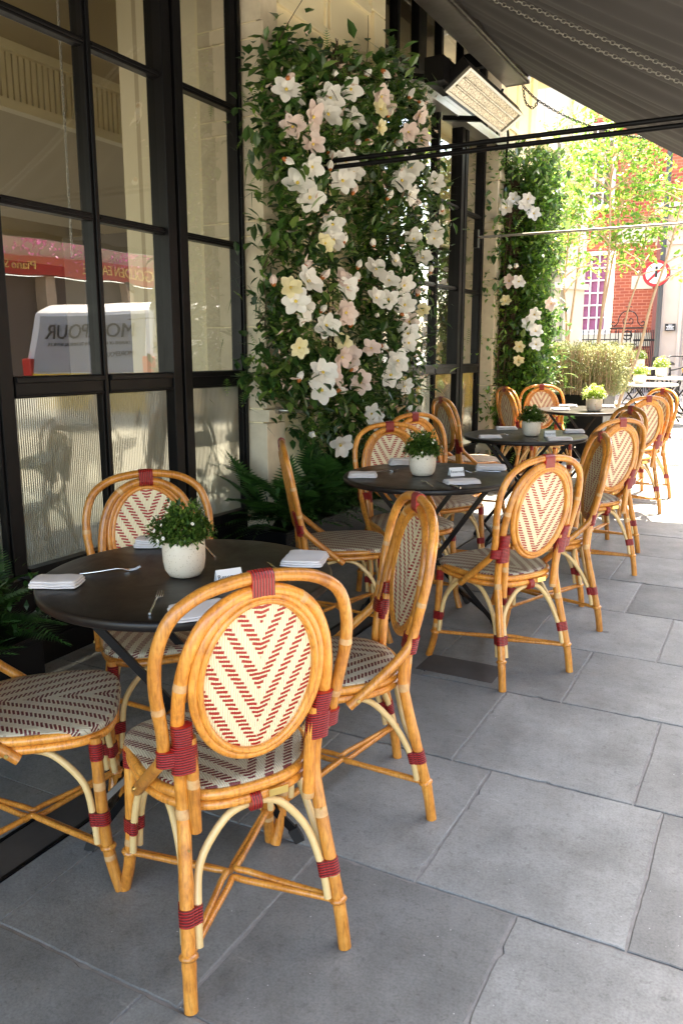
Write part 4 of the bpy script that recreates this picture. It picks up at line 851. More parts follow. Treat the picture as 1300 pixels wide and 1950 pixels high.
def make_flower(mt, kind, seed, size):
    r_ = random.Random(seed); b = MB(); n = 6 if kind == 'open' else 5
    for ring_, cnt in ((0, n), (1, 4 if kind == 'open' else 3)):
        for i in range(cnt):
            a = 2 * math.pi * (i + ring_ * .5) / cnt + r_.uniform(-.2, .2); tilt = (.30 if ring_ == 0 else .85) + r_.uniform(-.35, .35)
            if kind == 'bud': tilt = 1.35 + r_.uniform(-.05, .05)
            L = size * (1 if ring_ == 0 else .72) * r_.uniform(.9, 1.1); W = L * (r_.uniform(.34, .42) if kind == 'open' else .42); rows = 5; vs = []
            for j in range(rows + 1):
                t = j / rows; w = W * math.sin(math.pi * (.12 + .80 * t)) ** .8 if j < rows else W * .25
                rr_ = L * t * math.cos(tilt * (1 - .45 * t)); h = L * t * math.sin(tilt * (1 - .45 * t)) + (.12 * L * t * t if kind == 'open' else 0)
                if kind == 'bud': rr_ = L * .24 * math.sin(math.pi * (t * .93 + .04)); h = L * t
                for k in (-1, 0, 1):
                    cup = .25 * w * abs(k) + .01 * math.sin(j * 2 + k + seed) * size; ww = w * k * (1 if kind == 'open' else .55)
                    vs.append((rr_ * math.cos(a) - ww * math.sin(a), rr_ * math.sin(a) + ww * math.cos(a), h + (cup if kind == 'open' else 0)))
            b.add(vs, [(j * 3 + k, j * 3 + k + 1, (j + 1) * 3 + k + 1, (j + 1) * 3 + k) for j in range(rows) for k in range(2)], mt, None, True)
    o = b.build('flower' if kind == 'open' else 'bud')
    h = MB()
    if kind == 'open':
        h.lathe([(0, size * .24), (size * .09, size * .2), (size * .12, size * .12), (size * .07, 0)], HEART, 9); hh = h.build('flower_heart', o)
    else:
        h.lathe([(size * .06, -size * .12), (size * .17, -size * .02), (size * .23, size * .2), (size * .20, size * .34)], CALYX, 9); hh = h.build('calyx', o)
    return o
PROTO = {}
def flower_at(root, base, mt, kind, p, nrm, seed, size):
    key = (mt.name, kind, seed % 5)
    if key not in PROTO: o = PROTO[key] = make_flower(mt, kind, seed % 5, 1.0)
    else:
        o = PROTO[key].copy(); col.objects.link(o)
        for c in PROTO[key].children: d = c.copy(); col.objects.link(d); d.parent = o
    o.parent = root; o.location = Vector(p) - Vector(base); q = Vector(nrm).normalized().to_track_quat('Z', 'Y'); o.rotation_mode = 'QUATERNION'
    from mathutils import Quaternion
    o.rotation_quaternion = q @ Quaternion((0, 0, 1), seed * 1.3); o.scale = (size,) * 3
    return o
def foliage_wall(root, base, sample, normal, counts, seed, test=None):
    r_ = np.random.RandomState(seed); N = np.array(normal, float)
    for (nm, mt, shape, n, s0, s1, spread, clump) in counts:
        # clumps give light and dark patches and an uneven edge
        P = []; D = []; m = max(1, n // clump)
        lift = .07 if 'feath' in nm or 'needle' in nm or 'grey' in nm or nm == 'broad_leaves' else 0.0
        for _ in range(m):
            c = sample(r_) + N * lift * r_.rand(); dirn = N * .9 + r_.normal(0, spread, 3); dirn[2] -= .15
            for k in range(clump):
                q = c + r_.normal(0, s1 * .8, 3)
                if test and not test(q) and r_.rand() < .85: q = c + r_.normal(0, .012, 3)
                P.append(q); D.append(dirn + r_.normal(0, .55, 3))
        s = Scatter(); s.put(shape, np.array(P), np.array(D), r_.uniform(s0, s1, len(P)), None); o = s.build(nm, mt, root, base)
base = (-2.5, 4.8, .9)
fa = empty('flower_display', base, 0, 'tall display of artificial magnolias and evergreen leaves on the cream pier', 'flower display', None, True)
def samp1(r_):
    while True:
        y, z = r_.uniform(3.5, 6.15), r_.uniform(.7, 3.4)
        if inside((y - .05, z + .01), POLY) and inside((y - .08, z + .02), POLY) and not inside((y, z), HOLE):
            if r_.rand() < .72 and 4.42 < y - .10 * (z - 2) < 4.86 and 1.35 < z < 2.65: continue
            if y > 5.55 and r_.rand() < .45: continue
            xx = -2.60 + .16 * r_.rand()
            return np.array([xx, y, z])
foliage_wall(fa, base, samp1, (1, -.35, .1), [
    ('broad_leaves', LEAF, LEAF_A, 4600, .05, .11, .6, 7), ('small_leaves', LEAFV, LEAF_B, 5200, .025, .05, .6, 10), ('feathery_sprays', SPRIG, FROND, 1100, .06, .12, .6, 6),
    ('pine_needles', NEEDLE, LEAF_N, 4200, .07, .13, .5, 34), ('grey_leaves', EUCA, LEAF_A, 420, .05, .085, .5, 8), ('dark_back_leaves', LEAF, LEAF_A, 2600, .06, .09, .8, 6)], 11, lambda q: inside((q[1] - .05, q[2] + .0), POLY) and inside((q[1] - .08, q[2] + .03), POLY) and q[0] < -2.33)
r_ = np.random.RandomState(2); b = MB()
for i in range(90):
    p = Vector(samp1(r_)); p.x = -2.58; d = Vector((r_.uniform(.1, .5), r_.uniform(-.8, .8), r_.uniform(-.6, 1))).normalized(); L = r_.uniform(.15, .45); b.tube([p, p + d * L * .5 + Vector((.03, 0, .03)), p + d * L + Vector((.04, 0, 0))], lambda t: .004 - .0025 * t, TWIG, 5, sub=3)
for (y, z) in ((4.5, 3.1), (4.45, 3.05), (4.6, 3.1)):
    for k in range(14): b.tube([(-2.5, y, z - .25), (-2.45, y + r_.uniform(-.1, .1), z - .1), (-2.42, y + r_.uniform(-.12, .12), z + r_.uniform(-.06, .06))], .003, TWIG, 4, sub=2)
b.build('twigs', fa, base)
b = MB()
for y in (4.62, 4.68): b.box(-2.60, -2.59, y, y + .008, .75, 3.0, BLACK)
for (y, z) in ((3.69, 3.05), (3.70, 2.07), (3.67, 1.07), (3.69, 2.64)):
    b.tube([(-2.62, 4.05, z), (-2.50, 4.05, z), (-2.50, 4.35, z - .03)], .011, GALV, 8, sub=1); b.tube([(-2.625, 4.05, z), (-2.60, 4.05, z)], .022, GALV, 10, sub=1)
b.build('support_frame', fa, base)
sd = 0
for L, mt, kind, s0 in ((F1W, PETW, 'open', .079), (F1P, PETP, 'open', .074), (F1Y, PETY, 'open', .058), (F1B, PETW, 'bud', .062)):
    for (y, z) in L:
        sd += 1; rr = random.Random(sd); sidey = max(0, (y - 5.0)) * .15
        if kind == 'bud': nrm = (rr.uniform(.2, .6), rr.uniform(-1, 1), rr.uniform(-.3, 1)); m_ = PETP if sd % 4 == 0 else mt
        else: nrm = (1, -.75 + rr.uniform(-.8, .7), rr.uniform(-.6, .8)); m_ = mt
        flower_at(fa, base, m_, kind, (-2.34 + rr.uniform(-.03, .03), y, z), nrm, sd, s0 * rr.uniform(.85, 1.12))
# tiny fairy-light bulbs are lit in the photograph only as pinpoints: left as small beads
def twigbuds(root, base, samp, n, seed):
    r_ = np.random.RandomState(seed); s = Scatter(); P = np.array([samp(r_) for _ in range(n)]); P[:, 0] += .12
    s.put(([(0, 0, 0), (-.16, .3, .1), (.16, .3, .1), (0, 1, 0), (0, .3, -.14)], [(0, 2, 1), (1, 2, 3), (0, 1, 4), (0, 4, 2), (1, 3, 4), (2, 4, 3)]), P, r_.normal(0, 1, (n, 3)) + np.array([.6, 0, .3]), r_.uniform(.03, .055, n)); return s.build('small_buds', PETP2, root, base)
PETP2 = leafm('tan_bud', (.45, .30, .22), (.70, .55, .45), None, .2, .6)
tag(twigbuds(fa, base, samp1, 520, 4), kind='stuff')

# second column: jasmine and greenery on the far pier
base = (-2.4, 8.7, .3)
fb = empty('climbing_greenery', base, 0, 'leafy green climber with a few white flowers on the far pier', 'climbing plant', None, True)
def samp2(r_):
    while True:
        z = r_.uniform(.1, 3.38); t = r_.rand(); wv = .06 * math.sin(z * 5) + .05 * math.sin(z * 11 + 1)
        x = -2.72 + .50 * r_.rand() ** .8 + wv * .6; y = 8.28 + .62 * r_.rand()
        if x < -2.62: y = 8.12 + .25 * r_.rand()
        return np.array([x, y, z])
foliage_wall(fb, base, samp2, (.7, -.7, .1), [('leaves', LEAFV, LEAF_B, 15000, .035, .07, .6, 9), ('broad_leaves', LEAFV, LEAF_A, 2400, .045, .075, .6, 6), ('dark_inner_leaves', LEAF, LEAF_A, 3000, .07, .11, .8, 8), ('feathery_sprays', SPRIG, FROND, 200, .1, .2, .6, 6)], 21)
b = MB()
for i in range(60):
    y0_ = 8.2 + .7 * rng.random(); x0_ = -2.66 + .1 * rng.random(); z0 = rng.uniform(.2, 2.6); b.tube([(x0_, y0_, z0), (x0_ + rng.uniform(-.05, .08), y0_ - .03, z0 + .35), (x0_ + rng.uniform(-.05, .08), y0_, z0 + .75)], .006, TWIG, 5, sub=3)
b.box(-2.66, -2.5, 8.35, 9.2, .0, 3.1, TWIG); b.build('stems', fb, base)
for L, mt, kind, s0 in ((F2W, PETW, 'open', .072), (F2P, PETP, 'open', .07), (F2Y, PETY, 'open', .06), (F2B, PETW, 'bud', .075)):
    for (x, z) in L: sd += 1; flower_at(fb, base, mt, kind, (x + .02, 8.14, z), (.5, -1, rng.uniform(-.1, .4)), sd, s0)

# ferns and black planters
def fern_planter(name, label, x0, x1, y0, y1, h, n, seed, fr=(.25, .5), zoff=0):
    base = (x0, y0, 0); root = empty(name, base, 0, label, 'planter')
    b = MB(); b.box(x0, x1, y0, y1, .0, h, BLACK); b.box(x1 + .001, x1 + .008, y0, y1, h - .03, h - .005, BLACK); b.build('planter_box', root, base, .006)
    r_ = np.random.RandomState(seed); P = np.c_[r_.uniform(x0 + .05, x1 - .02, n), r_.uniform(y0 + .02, y1 - .02, n), r_.uniform(h - .02, h + .18, n)]
    D = np.c_[r_.normal(.45, .6, n), r_.normal(-.1, .8, n), r_.uniform(.1, 1.1, n)]
    s = Scatter(); s.put(frond(22), P, D, r_.uniform(fr[0], fr[1], n)); tag(s.build('fronds', FERN, root, base), kind='stuff')
    s = Scatter(); m = n * 6; P = np.c_[r_.uniform(x0, x1 + .03, m), r_.uniform(y0, y1, m), h + r_.uniform(0, .28, m)]; s.put(LEAF_B, P, r_.normal(0, 1, (m, 3)), r_.uniform(.03, .06, m)); tag(s.build('low_leaves', FERN, root, base), kind='stuff')
    return root
fern_planter('fern_planter', 'long black planter of dark ferns beneath the flower display', -2.76, -2.46, 3.85, 5.75, .30, 260, 3, (.25, .5))
fern_planter('fern_planter', 'black planter with a bushy fern at the left edge by the near window', -2.74, -2.42, 1.15, 2.04, .30, 110, 5, (.18, .34))
fern_planter('fern_planter', 'black planter of low leaves under the climbing greenery', -2.72, -2.15, 8.15, 9.3, .36, 120, 6, (.2, .35))
b = MB(); b.box(-2.60, -2.18, 3.02, 3.72, .0, .26, BLACK); b.box(-2.57, -2.21, 3.05, 3.69, .261, .27, RUBBER); o = b.build('black_box', None, None, .01); tag(o, 'low black storage box on the floor below the fluted glass', 'box')

# hedge in its black planter, with birch stems rising from behind
base = (-2.12, 9.95, 0); hd = empty('hedge_planter', base, 0, 'clipped pale green hedge in a black metal planter', 'planter')
b = MB(); b.box(-2.46, -1.80, 9.6, 10.3, 0, .74, BLACK); b.build('planter_box', hd, base, .008)
r_ = np.random.RandomState(8); n = 36000
P = np.c_[r_.uniform(-2.50, -1.62, n), r_.uniform(9.52, 10.4, n), r_.uniform(.76, 1.30, n)]; P += .03 * np.sin(P[:, [1, 2, 0]] * 23) + r_.normal(0, .012, (n, 3))
s = Scatter(); s.put(LEAF_B, P, np.c_[r_.normal(0, .5, n), r_.normal(0, .5, n), r_.uniform(.2, 1.2, n)], r_.uniform(.016, .034, n)); s.build('hedge_leaves', HEDGE, hd, base)
b = MB()
for i in range(260):
    x, y = r_.uniform(-2.45, -1.70), r_.uniform(9.55, 10.3); b.tube([(x, y, .74), (x + r_.normal(0, .03), y + r_.normal(0, .03), .98), (x + r_.normal(0, .05), y + r_.normal(0, .05), 1.24)], .0035, BARK, 4, sub=2, caps=False)
b.build('hedge_stems', hd, base)

def birch(label, x, y, stems, seed, crown, nleaf, size=(.05, .085)):
    base = (x, y, 0); root = empty('birch_tree', base, 0, label, 'tree', 'slender birch trees beyond the hedge'); rr = random.Random(seed); r_ = np.random.RandomState(seed)
    tips = []; b = MB(); lb = MB()
    for (dx, dy, H, lean, leany, r0) in stems:
        p0 = Vector((x + dx, y + dy, 0)); pts = [p0]
        for k in range(1, 8):
            t = k / 7; pts.append(p0 + Vector((lean * t + .05 * math.sin(t * 6 + seed) * t, leany * t, H * t)) + Vector((rr.uniform(-.03, .03), rr.uniform(-.03, .03), 0)))
        b.tube(pts, lambda t: r0 * (1 - .75 * t), BARK, 8, sub=4)
        S = smoothp(pts, 5)
        for k in range(26):
            q = S[int((.50 + .49 * rr.random() ** .8) * (len(S) - 1))]; a = rr.uniform(0, 6.28); L = rr.uniform(.35, .95) * crown; e = rr.uniform(.0, .8)
            d = Vector((math.cos(a), math.sin(a), e)).normalized(); mid = q + d * L * .5 + Vector((0, 0, .04)); end = q + d * L - Vector((0, 0, .06)); lb.tube([q, mid, end], lambda t: .009 * (1 - .8 * t) + .001, BARK, 5, sub=3, caps=False)
            tips += [q.lerp(mid, .6), mid, mid.lerp(end, .5), end]
            for _ in range(2):
                d2 = (d + Vector((rr.uniform(-.8, .8), rr.uniform(-.8, .8), rr.uniform(-.5, .4)))).normalized(); e2 = mid + d2 * L * .45; lb.tube([mid, mid.lerp(e2, .5), e2], .003, BARK, 4, sub=1, caps=False); tips += [mid.lerp(e2, .6), e2]
    b.build('trunk', root, base); lb.build('branches', root, base)
    T = np.array([tuple(t) for t in tips]); idx = r_.randint(0, len(T), nleaf); P = T[idx] + r_.normal(0, .07 * crown, (nleaf, 3)); D = np.c_[r_.normal(0, .7, nleaf), r_.normal(0, .7, nleaf), r_.normal(-.35, .5, nleaf)]
    U = r_.normal(0, 1, (nleaf, 3)); s = Scatter(); s.put(LEAF_A, P, D, r_.uniform(size[0], size[1], nleaf), U); s.build('crown', TREEL, root, base); return root
birch('multi-stemmed birch with pale bent stems rising directly behind the hedge', -2.25, 11.0, [(-.35, 0, 3.6, -.1, .1, .020), (-.05, .2, 4.8, .35, .1, .021), (.1, -.1, 4.4, .1, -.1, .025), (.25, .1, 4.2, 1.0, .1, .024), (.12, .25, 4.0, .55, .3, .016)], 5, .8, 4200)
birch('birch leaning over the sunlit tables on the right', -.15, 13.4, [(-.3, 0, 5.0, -.3, .1, .03), (-.2, .2, 4.8, .45, .0, .026), (-.5, .2, 5.2, .1, .3, .026)], 9, 1.0, 3200, (.05, .08))
birch('light birch in front of the pale building', -3.4, 12.6, [(0, 0, 4.6, .2, .1, .028), (.3, .2, 4.2, .3, .1, .024)], 12, .8, 1500, (.05, .08))

# ------------------------------------------------------------------ buildings at the end of the street
def facade_box(name, label, cat='building'): 
    return empty(name, (0, 0, 0), 0, label, cat, None, True)
YB = 24.0
br = empty('brick_building', (-4, YB, 0), 0, 'red brick building with pale stone bands and a sash window', 'building', None, True); base = (-4, YB, 0)
WX0, WX1, WZ0, WZ1 = -5.28, -4.62, 2.08, 4.10
b = MB(); T_ = .3
b.box(-14, WX0 - .2, YB, YB + T_, -.5, 12, BRICK); b.box(WX1 + .2, -3.26, YB, YB + T_, -.5, 12, BRICK); b.box(WX0 - .199, WX1 + .199, YB, YB + T_, -.5, WZ0 - .12, BRICK); b.box(WX0 - .199, WX1 + .199, YB, YB + T_, WZ1 + .12, 12, BRICK)
b.build('wall', br, base)
b = MB(); b.box(-14, -3.27, YB - .05, YB - .002, 1.62, 1.98, PALE); b.build('stone_band', br, base)
b = MB(); b.box(WX1 + .21, -3.27, YB - .05, YB - .002, 4.36, 4.86, PALE); b.box(-14, WX0 - .21, YB - .05, YB - .002, 4.36, 4.86, PALE); b.build('stone_band', br, base)
b = MB(); b.box(-3.95, -3.40, YB - .03, YB - .002, 3.15, 3.50, PALE); b.build('stone_tablet', br, base)
def sash(root, base, x0, x1, z0, z1, Y, nx, nz, curt, name='window'):
    b = MB(); w = .10
    WHT = PALE
    b.box(x0 - w, x0, Y - .02, Y + .1, z0 - w, z1 + w, WHITE); b.box(x1, x1 + w, Y - .02, Y + .1, z0 - w, z1 + w, WHITE); b.box(x0, x1, Y - .02, Y + .1, z1, z1 + w, WHITE); b.box(x0 - w - .03, x1 + w + .03, Y - .06, Y + .1, z0 - w - .03, z0, WHITE)
    f = b.build(name, root, base); b = MB()
    for i in range(1, nx): x = x0 + (x1 - x0) * i / nx; b.box(x - .02, x + .02, Y + .04, Y + .07, z0, z1, WHITE)
    for i in range(1, nz): z = z0 + (z1 - z0) * i / nz; b.box(x0, x1, Y + .035, Y + .075, z - .02, z + .02, WHITE)
    b.build('glazing_bar', f); b = MB(); b.add([(x0 - base[0], Y + .09 - base[1], z0), (x1 - base[0], Y + .09 - base[1], z0), (x1 - base[0], Y + .09 - base[1], z1), (x0 - base[0], Y + .09 - base[1], z1)], [(0, 1, 2, 3)], curt); b.build('curtain', f)
    for c in f.children:
        if c.name.startswith('glazing'): c.location = (-base[0], -base[1], -base[2])
WHITE = mat('white_paint', (.80, .79, .76), .5); MAUVE = mat('mauve_curtain', (.20, .045, .12), .6, noise=(8, (.30, .09, .20)))
sash(br, base, WX0, WX1, WZ0, WZ1, YB, 3, 6, MAUVE)
sash(br, base, WX0, WX1, 5.4, 7.4, YB - .14, 3, 6, INTD)
# pinkish stone portal on the right
base = (-2.4, YB - .6, 0); pt = empty('stone_portal', base, 0, 'pinkish stone entrance front with moulded piers at the right edge', 'building', None, True)
b = MB(); b.box(-3.24, 3, YB - .55, YB + .3, -.5, 5.1, PINKST)
b.build('wall', pt, base); b = MB(); b.box(-3.24, -3.02, YB - .62, YB - .552, 0, 5.0, PINKST); b.box(-2.62, -2.52, YB - .62, YB - .552, 0, 5, PINKST); b.box(-2.45, -2.40, YB - .60, YB - .552, 0, 5, PINKST); b.build('pilaster', pt, base, .01)
b = MB()
for i, (e, z) in enumerate(((.05, 4.2), (.12, 4.6), (.22, 4.95), (.3, 5.1))): b.box(-3.3 - e * .3, 3, YB - .55 - e, YB - .551 + .001 * i, z, z + .12, PINKST)
b.build('cornice', pt, base); b = MB(); b.box(-3.2, 3, YB - .4, YB + .3, 5.23, 12, BRICK); b.build('upper_wall', pt, base)
b = MB(); b.box(-3.255, -3.08, YB - .75, YB - .625, 0, 6.0, mat('dark_red_pipe', (.20, .06, .05), .6)); b.build('downpipe', pt, base, .02)
sg = empty('notice_plate', (-2.80, YB - .625, 2.1), 0, 'small black notice plate with white lettering on the pinkish stone', 'sign', None, True)
b = MB(); b.box(-.13, .13, -.012, 0, -.09, .09, INK); b.build('plate', sg)
WHT2 = mat('sign_white', (.85, .85, .85), .5)
for z, w in ((.055, .09), (.02, .19), (-.015, .15), (-.05, .19)):
    b = MB(); k = -w / 2
    rr = random.Random(int(z * 1000))
    while k < w / 2: q = rr.uniform(.012, .03); b.box(k, min(k + q, w / 2), -.016, -.0125, z - .011, z + .011, WHT2); k += q + .006
    b.build('lettering', sg)
# pale building set at an angle
pb = empty('pale_building', (-4.5, 17.4, 0), 0, 'pale cream stone building rising behind the birches', 'building', None, True)
d = Vector((math.sin(.49), math.cos(.49), 0)); ang = math.pi / 2 - .49; mxp = Matrix.Rotation(ang, 4, 'Z')
b = MB(); b.box(-7, 1.0, -.0, 3, -.5, 14, PALE, mxp); b.build('wall', pb)
b = MB(); b.box(.38, .99, -.09, -.001, -.5, 14, PALE, mxp); b.box(-1.1, -.5, -.09, -.001, -.5, 14, PALE, mxp); b.build('pilaster', pb)
b = MB()
for z in (1.55, 2.75, 4.9, 7.2): b.box(-7, 1.06, -.14, -.0915, z, z + .12, PALE, mxp); 
b.build('string_course', pb); b = MB(); b.box(-.28, .28, -.06, -.001, 3.0, 3.75, mat('taupe_plaque', (.28, .23, .18), .6), mxp); b.build('plaque', pb)
b = MB()
for x in (.36, -.46, -1.14): b.box(x - .008, x + .008, -.0945, -.0905, 0, 14, mat('joint_shadowless_grey', (.35, .33, .30), .9), mxp)
b.build('joint', pb)
# iron railings and gate
IRON = mat('black_iron', (.014, .014, .017), .45, .4)
base = (-4.2, 21.9, 0); fe = empty('iron_railings', base, 0, 'black iron railings with a scrolled gate head before the brick building', 'railing', None)
def PZ(z): return z
b = MB()
for i in range(18): x = -6.2 + i * .135; b.tube([(x, 21.9, .0), (x, 21.9, 1.50)], .011, IRON, 6, sub=1); b.tube([(x, 21.9, 1.50), (x, 21.9, 1.62)], lambda t: .02 * (1 - t) + .001, IRON, 6, sub=1)
for z in (.15, 1.32): b.bar((-6.3, 21.9, z), (-3.85, 21.9, z), .03, .03, IRON)
b.build('railing_panel', fe, base)
b = MB()
for i in range(5): x = -3.83 + i * .10; b.tube([(x, 21.85, 0), (x, 21.85, 1.55)], .014, IRON, 6, sub=1)
b.bar((-4.05, 21.85, 1.60), (-3.15, 21.85, 1.60), .05, .04, IRON); b.bar((-3.85, 21.85, .15), (-3.4, 21.85, .15), .03, .03, IRON); b.bar((-3.85, 21.85, 1.2), (-3.4, 21.85, 1.2), .03, .03, IRON)
cx = -3.62
b.tube([(cx + .11 * math.cos(a), 21.85, 1.42 + .11 * math.sin(a)) for a in [2 * math.pi * k / 16 for k in range(16)]], .02, IRON, 6, closed=True, sub=1); b.lathe([(.001, -.02), (.08, -.02), (.08, .02), (.001, .02)], IRON, 16, (cx, 21.85, 1.42)); b.build('gate', fe, base)
b = MB()
for s in (-1, 1):
    b.tube([(cx + s * .02, 21.85, 2.02), (cx + s * .14, 21.85, 1.98), (cx + s * .22, 21.85, 1.86), (cx + s * .24, 21.85, 1.74), (cx + s * .33, 21.85, 1.65), (cx + s * .40, 21.85, 1.70), (cx + s * .37, 21.85, 1.76), (cx + s * .32, 21.85, 1.73)], .014, IRON, 6, sub=4)
    b.tube([(cx, 21.85, 1.72), (cx + s * .09, 21.85, 1.70), (cx + s * .12, 21.85, 1.79), (cx + s * .06, 21.85, 1.84), (cx + s * .03, 21.85, 1.78)], .012, IRON, 6, sub=4)
b.tube([(cx, 21.85, 2.0), (cx, 21.85, 2.25)], lambda t: .022 * (1 - t) + .004, IRON, 6, sub=1); b.tube([(cx - .08, 21.85, 2.12), (cx + .08, 21.85, 2.12)], .012, IRON, 6, sub=1)
b.build('scroll_head', fe, base)
b = MB()
for i in range(12): x = -3.36 + i * .035; b.bar((x, 21.4 + i * .06, 0), (x, 21.4 + i * .06, 1.55), .02, .02, IRON, (0, 1, 0))
b.bar((-3.38, 21.38, 1.3), (-2.95, 22.1, 1.3), .03, .05, IRON); b.build('return_panel', fe, base)
# no-entry style sign on its lamp post
base = (-2.52, 19.0, 0); ps = empty('sign_post', base, 0, 'dark post carrying a round red-ringed traffic sign among the leaves', 'road sign')
b = MB(); b.tube([(-2.52, 19, 0), (-2.52, 19, 5.2)], .055, mat('post_grey', (.06, .065, .07), .5), 14, sub=1); b.tube([(-2.52, 19, 0), (-2.52, 19, .95)], .085, IRON, 14, sub=1); b.build('post', ps, base)
REDP = mat('sign_red', (.60, .02, .03), .45)
def disc(b, r0, r1, y, m, n=40, c=(-2.62, 2.70)):
    vs = [(c[0] + r * math.cos(2 * math.pi * k / n), y, c[1] + r * math.sin(2 * math.pi * k / n)) for r in (r0, r1) for k in range(n)]
    b.add(vs, [(k, (k + 1) % n, n + (k + 1) % n, n + k) for k in range(n)], m)
b = MB(); disc(b, .0001, .27, 18.925, WHITE); disc(b, .0001, .28, 18.95, IRON); b.lathe([(.30, 0), (.31, 0)], IRON, 8, (0, 0, -9)); sgn = b.build('sign_face', ps, base); 
b = MB(); disc(b, .215, .27, 18.921, REDP); b.bar((-2.62 - .155, 18.919, 2.70 - .155), (-2.62 + .155, 18.919, 2.70 + .155), .05, .002, REDP, (0, 1, 0)); b.bar((-2.62 + .0, 18.918, 2.62), (-2.62, 18.918, 2.84), .05, .002, INK, (0, 1, 0)); b.build('sign_symbol', ps, base)
# parked bicycles
def make_bike():
    root = empty('bicycle'); TY = RUBBER; Rw = .33
    for x in (-.52, .52):
        b = MB(); b.tube([(x + Rw * math.cos(a), 0, Rw + .02 + Rw * math.sin(a)) for a in [2 * math.pi * k / 24 for k in range(24)]], .02, TY, 6, closed=True, sub=1)
        for k in range(8): a = math.pi * k / 8; b.tube([(x + Rw * math.cos(a), 0, Rw + .02 + Rw * math.sin(a)), (x - Rw * math.cos(a), 0, Rw + .02 - Rw * math.sin(a))], .002, STEEL, 3, sub=1)
        b.build('wheel', root)
    b = MB(); F = IRON
    for a, c in (((-.52, 0, .35), (-.1, 0, .3)), ((-.1, 0, .3), (-.22, 0, .85)), ((-.52, 0, .35), (-.19, 0, .75)), ((-.1, 0, .3), (.36, 0, .72)), ((-.2, 0, .78), (.34, 0, .82)), ((.52, 0, .35), (.33, 0, .92))): b.tube([a, c], .017, F, 8, sub=1)
    b.build('frame', root)
    b = MB(); b.tube([(.33, 0, .92), (.34, 0, 1.02), (.38, -.26, 1.02), (.30, -.30, 1.0)], .013, F, 6); b.tube([(.34, 0, 1.02), (.38, .26, 1.02), (.30, .30, 1.0)], .013, F, 6); b.build('handlebar', root)
    b = MB(); b.tube([(-.38, 0, .90), (-.22, 0, .91), (-.08, 0, .89)], lambda t: .065 - .04 * t, F, 8); b.build('saddle', root)
    b = MB(); b.bar((.50, -.0, .62), (.42, 0, .80), .12, .04, mat('orange_plastic', (.75, .28, .02), .5)); b.build('orange_guard', root)
    return root
bk = make_bike()
for i, (x, y, rz, lab) in enumerate([(-1.80, 16.2, 1.25, 'leftmost black bicycle parked at the right edge beyond the tables'), (-1.45, 16.25, 1.3, 'black bicycle with an orange guard, parked second from the left'), (-1.15, 16.3, 1.2, 'bicycle at the extreme right edge beyond the tables')]):
    o = bk if i == 0 else copy_tree(bk); o.location = (x, y, 0); o.rotation_euler = (0, 0, rz); tag(o, lab, 'bicycle', 'bicycles parked beyond the tables')

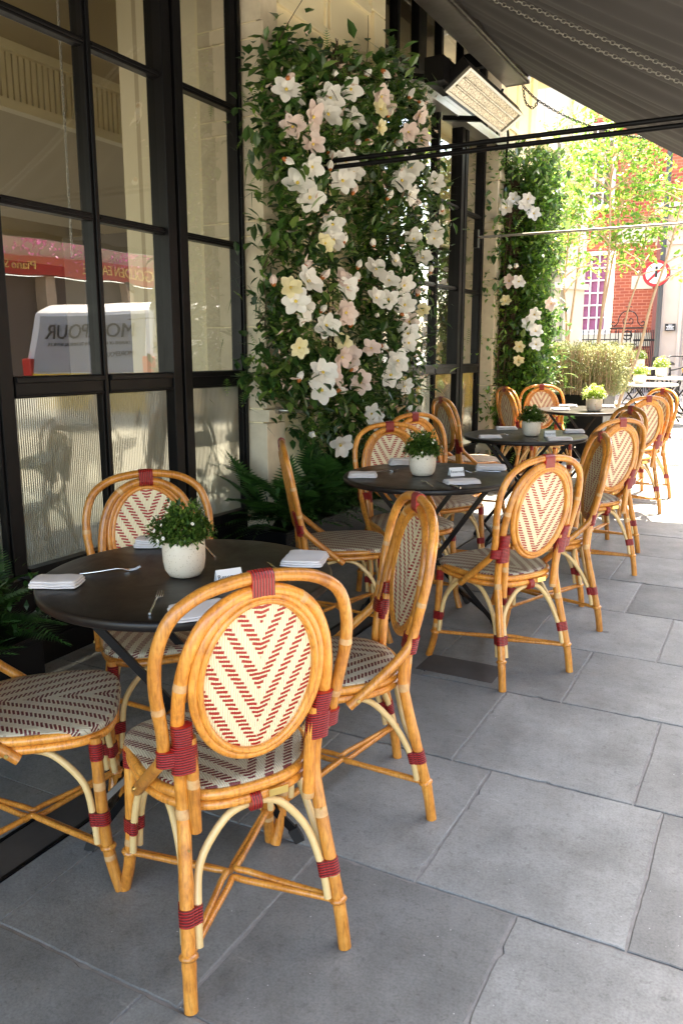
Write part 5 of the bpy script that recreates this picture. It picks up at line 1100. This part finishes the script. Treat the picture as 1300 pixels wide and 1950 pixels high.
# ------------------------------------------------------------------ across the street (seen only in the window reflections)
def van():
    base = (2.1, 7.0, 0); root = empty('parked_van', (2.1, 7.6, 0), 0, 'white van with chevron back and lettering, mirrored in the near window', 'van'); root.scale = (1, 1, .885)
    VW = mat('van_white', (.78, .78, .78), .3, coat=.4); YEL = mat('chevron_yellow', (.85, .55, .02), .4); RD = mat('tail_red', (.6, .02, .02), .3); DKG = mat('van_glass', (.35, .36, .38), .1)
    x0, x1, y0, y1 = 1.05, 3.25, 7.0, 11.6
    b = MB(); prof = [(y0, .35), (y0 + .02, 1.2), (y0 + .16, 2.0), (y0 + .35, 2.12), (y1 - 1.5, 2.12), (y1 - .9, 1.45), (y1 - .1, 1.15), (y1, .8), (y1, .35)]
    n = len(prof); vs = [(x + (.09 if s > 0 else -.09) * max(0, (z - 1.2)), y, z) for x, s in ((x0, 1), (x1, -1)) for (y, z) in prof]
    b.add(vs, [tuple(range(n))[::-1], tuple(range(n, 2 * n))] + [(i, (i + 1) % n, n + (i + 1) % n, n + i) for i in range(n)], VW); b.build('body', root, base, .05)
    b = MB(); b.add([(x0 + .14, y0 + .012, 1.15), (x1 - .14, y0 + .012, 1.15), (x1 - .20, y0 + .135, 1.95), (x0 + .20, y0 + .135, 1.95)], [(0, 1, 2, 3)], DKG); b.build('rear_window', root, base)
    b = MB(); b.box(x0 + .17, x1 - .17, y0 - .012, y0 + .01, .60, 1.13, YEL); b.build('chevron_panel', root, base)
    b = MB(); b.box(x0 - .01, x0 - .001, y0 + .3, y1 - 1.2, .5, 1.19, YEL); b.build('chevron_panel', root, base)
    for x in (x0 + .0, x1 - .16): b = MB(); b.box(x, x + .16, y0 - .03, y0 + .06, 1.0, 1.36, RD); b.build('tail_light', root, base, .02)
    b = MB(); b.box(x0 + .0395, x0 + .0405, y1 - 2.6, y1 - 1.4, 1.35, 1.85, DKG); b.build('side_window', root, base)
    for yy in (y0 + .9, y1 - .9):
        for x in (x0 - .01, x1 - .19): b = MB(); b.tube([(x, yy, .33), (x + .2, yy, .33)], .33, RUBBER, 24, sub=1); b.build('wheel', root, base)
    m = Matrix.Translation((x0 + 1.1 - base[0], y0 + .055 - base[1], 1.72)) @ Matrix.Rotation(R(79), 4, 'X')
    text('lettering', 'MOREPOUR', .29, INK, root, m, .004); text('lettering', 'DRAINS OF HEAVY & NEW TECHNICAL SERVICES', .065, INK, root, Matrix.Translation((x0 + 1.1 - base[0], y0 + .02 - base[1], 1.55)) @ Matrix.Rotation(R(79), 4, 'X'), .003)
    text('lettering', 'MOREPOUR', .09, INK, root, Matrix.Translation((x0 + .55 - base[0], y0 - .004 - base[1], 1.40)) @ Matrix.Rotation(R(79), 4, 'X'), .003)
van()
base = (9, 8, 0); pub = empty('red_pub_front', base, 0, 'red-fronted corner pub across the street, mirrored in the near window', 'building')
PR = mat('pub_red', (.42, .02, .015), .4); GOLD = mat('gold_leaf', (.72, .50, .14), .4); PUBB = mat('pub_brick', (.42, .32, .22), .9, noise=(6, (.52, .40, .28)))
b = MB(); b.box(9, 12, -6, 30, 3.221, 11, PUBB); b.box(9.2, 12, -6, 30, -.3, 2.79, mat('pub_glass', (.10, .08, .07), .2)); b.build('wall', pub, base)
b = MB(); b.box(8.82, 9.1, -6, 30, 2.80, 3.22, PR); b.build('fascia', pub, base, .02)
for i in range(13): b = MB(); b.box(8.95, 9.19, -5 + i * 2.6, -4.78 + i * 2.6, -.2, 2.79, PUBB); b.build('pilaster', pub, base)
for i in range(6): b = MB(); b.box(8.96, 8.999, 0 + i * 4.2, 1.3 + i * 4.2, 5, 7, PALE); b.build('window', pub, base)
for s_, y in (('GOLDEN EAGLE', 15.4), ('Piano Sing-a-longs', 11.9)):
    text('lettering', s_, .34 if s_[0] == 'G' else .27, GOLD, pub, Matrix.Translation((8.80 - 9, y - 8, 3.01)) @ Matrix.Rotation(-math.pi / 2, 4, 'Z') @ Matrix.Rotation(math.pi / 2, 4, 'X'), .01)
MAG = leafm('magenta_flower', (.45, .03, .22), (.62, .10, .35), None, .3)
hb = empty('hanging_baskets', (8.6, 14, 3.55), 0, 'row of magenta flowers hung above the red pub front, mirrored in the near window', 'flowers')
r_ = np.random.RandomState(4)
s = Scatter(); n = 2500; P = np.c_[r_.normal(-.1, .15, n), np.round(r_.uniform(-3, 4, n)) * 1.4 + r_.normal(0, .3, n), r_.normal(0, .22, n)]; s.put(LEAF_B, P, r_.normal(0, 1, (n, 3)), r_.uniform(.06, .12, n)); tag(s.build('blossom', MAG, hb), kind='stuff')
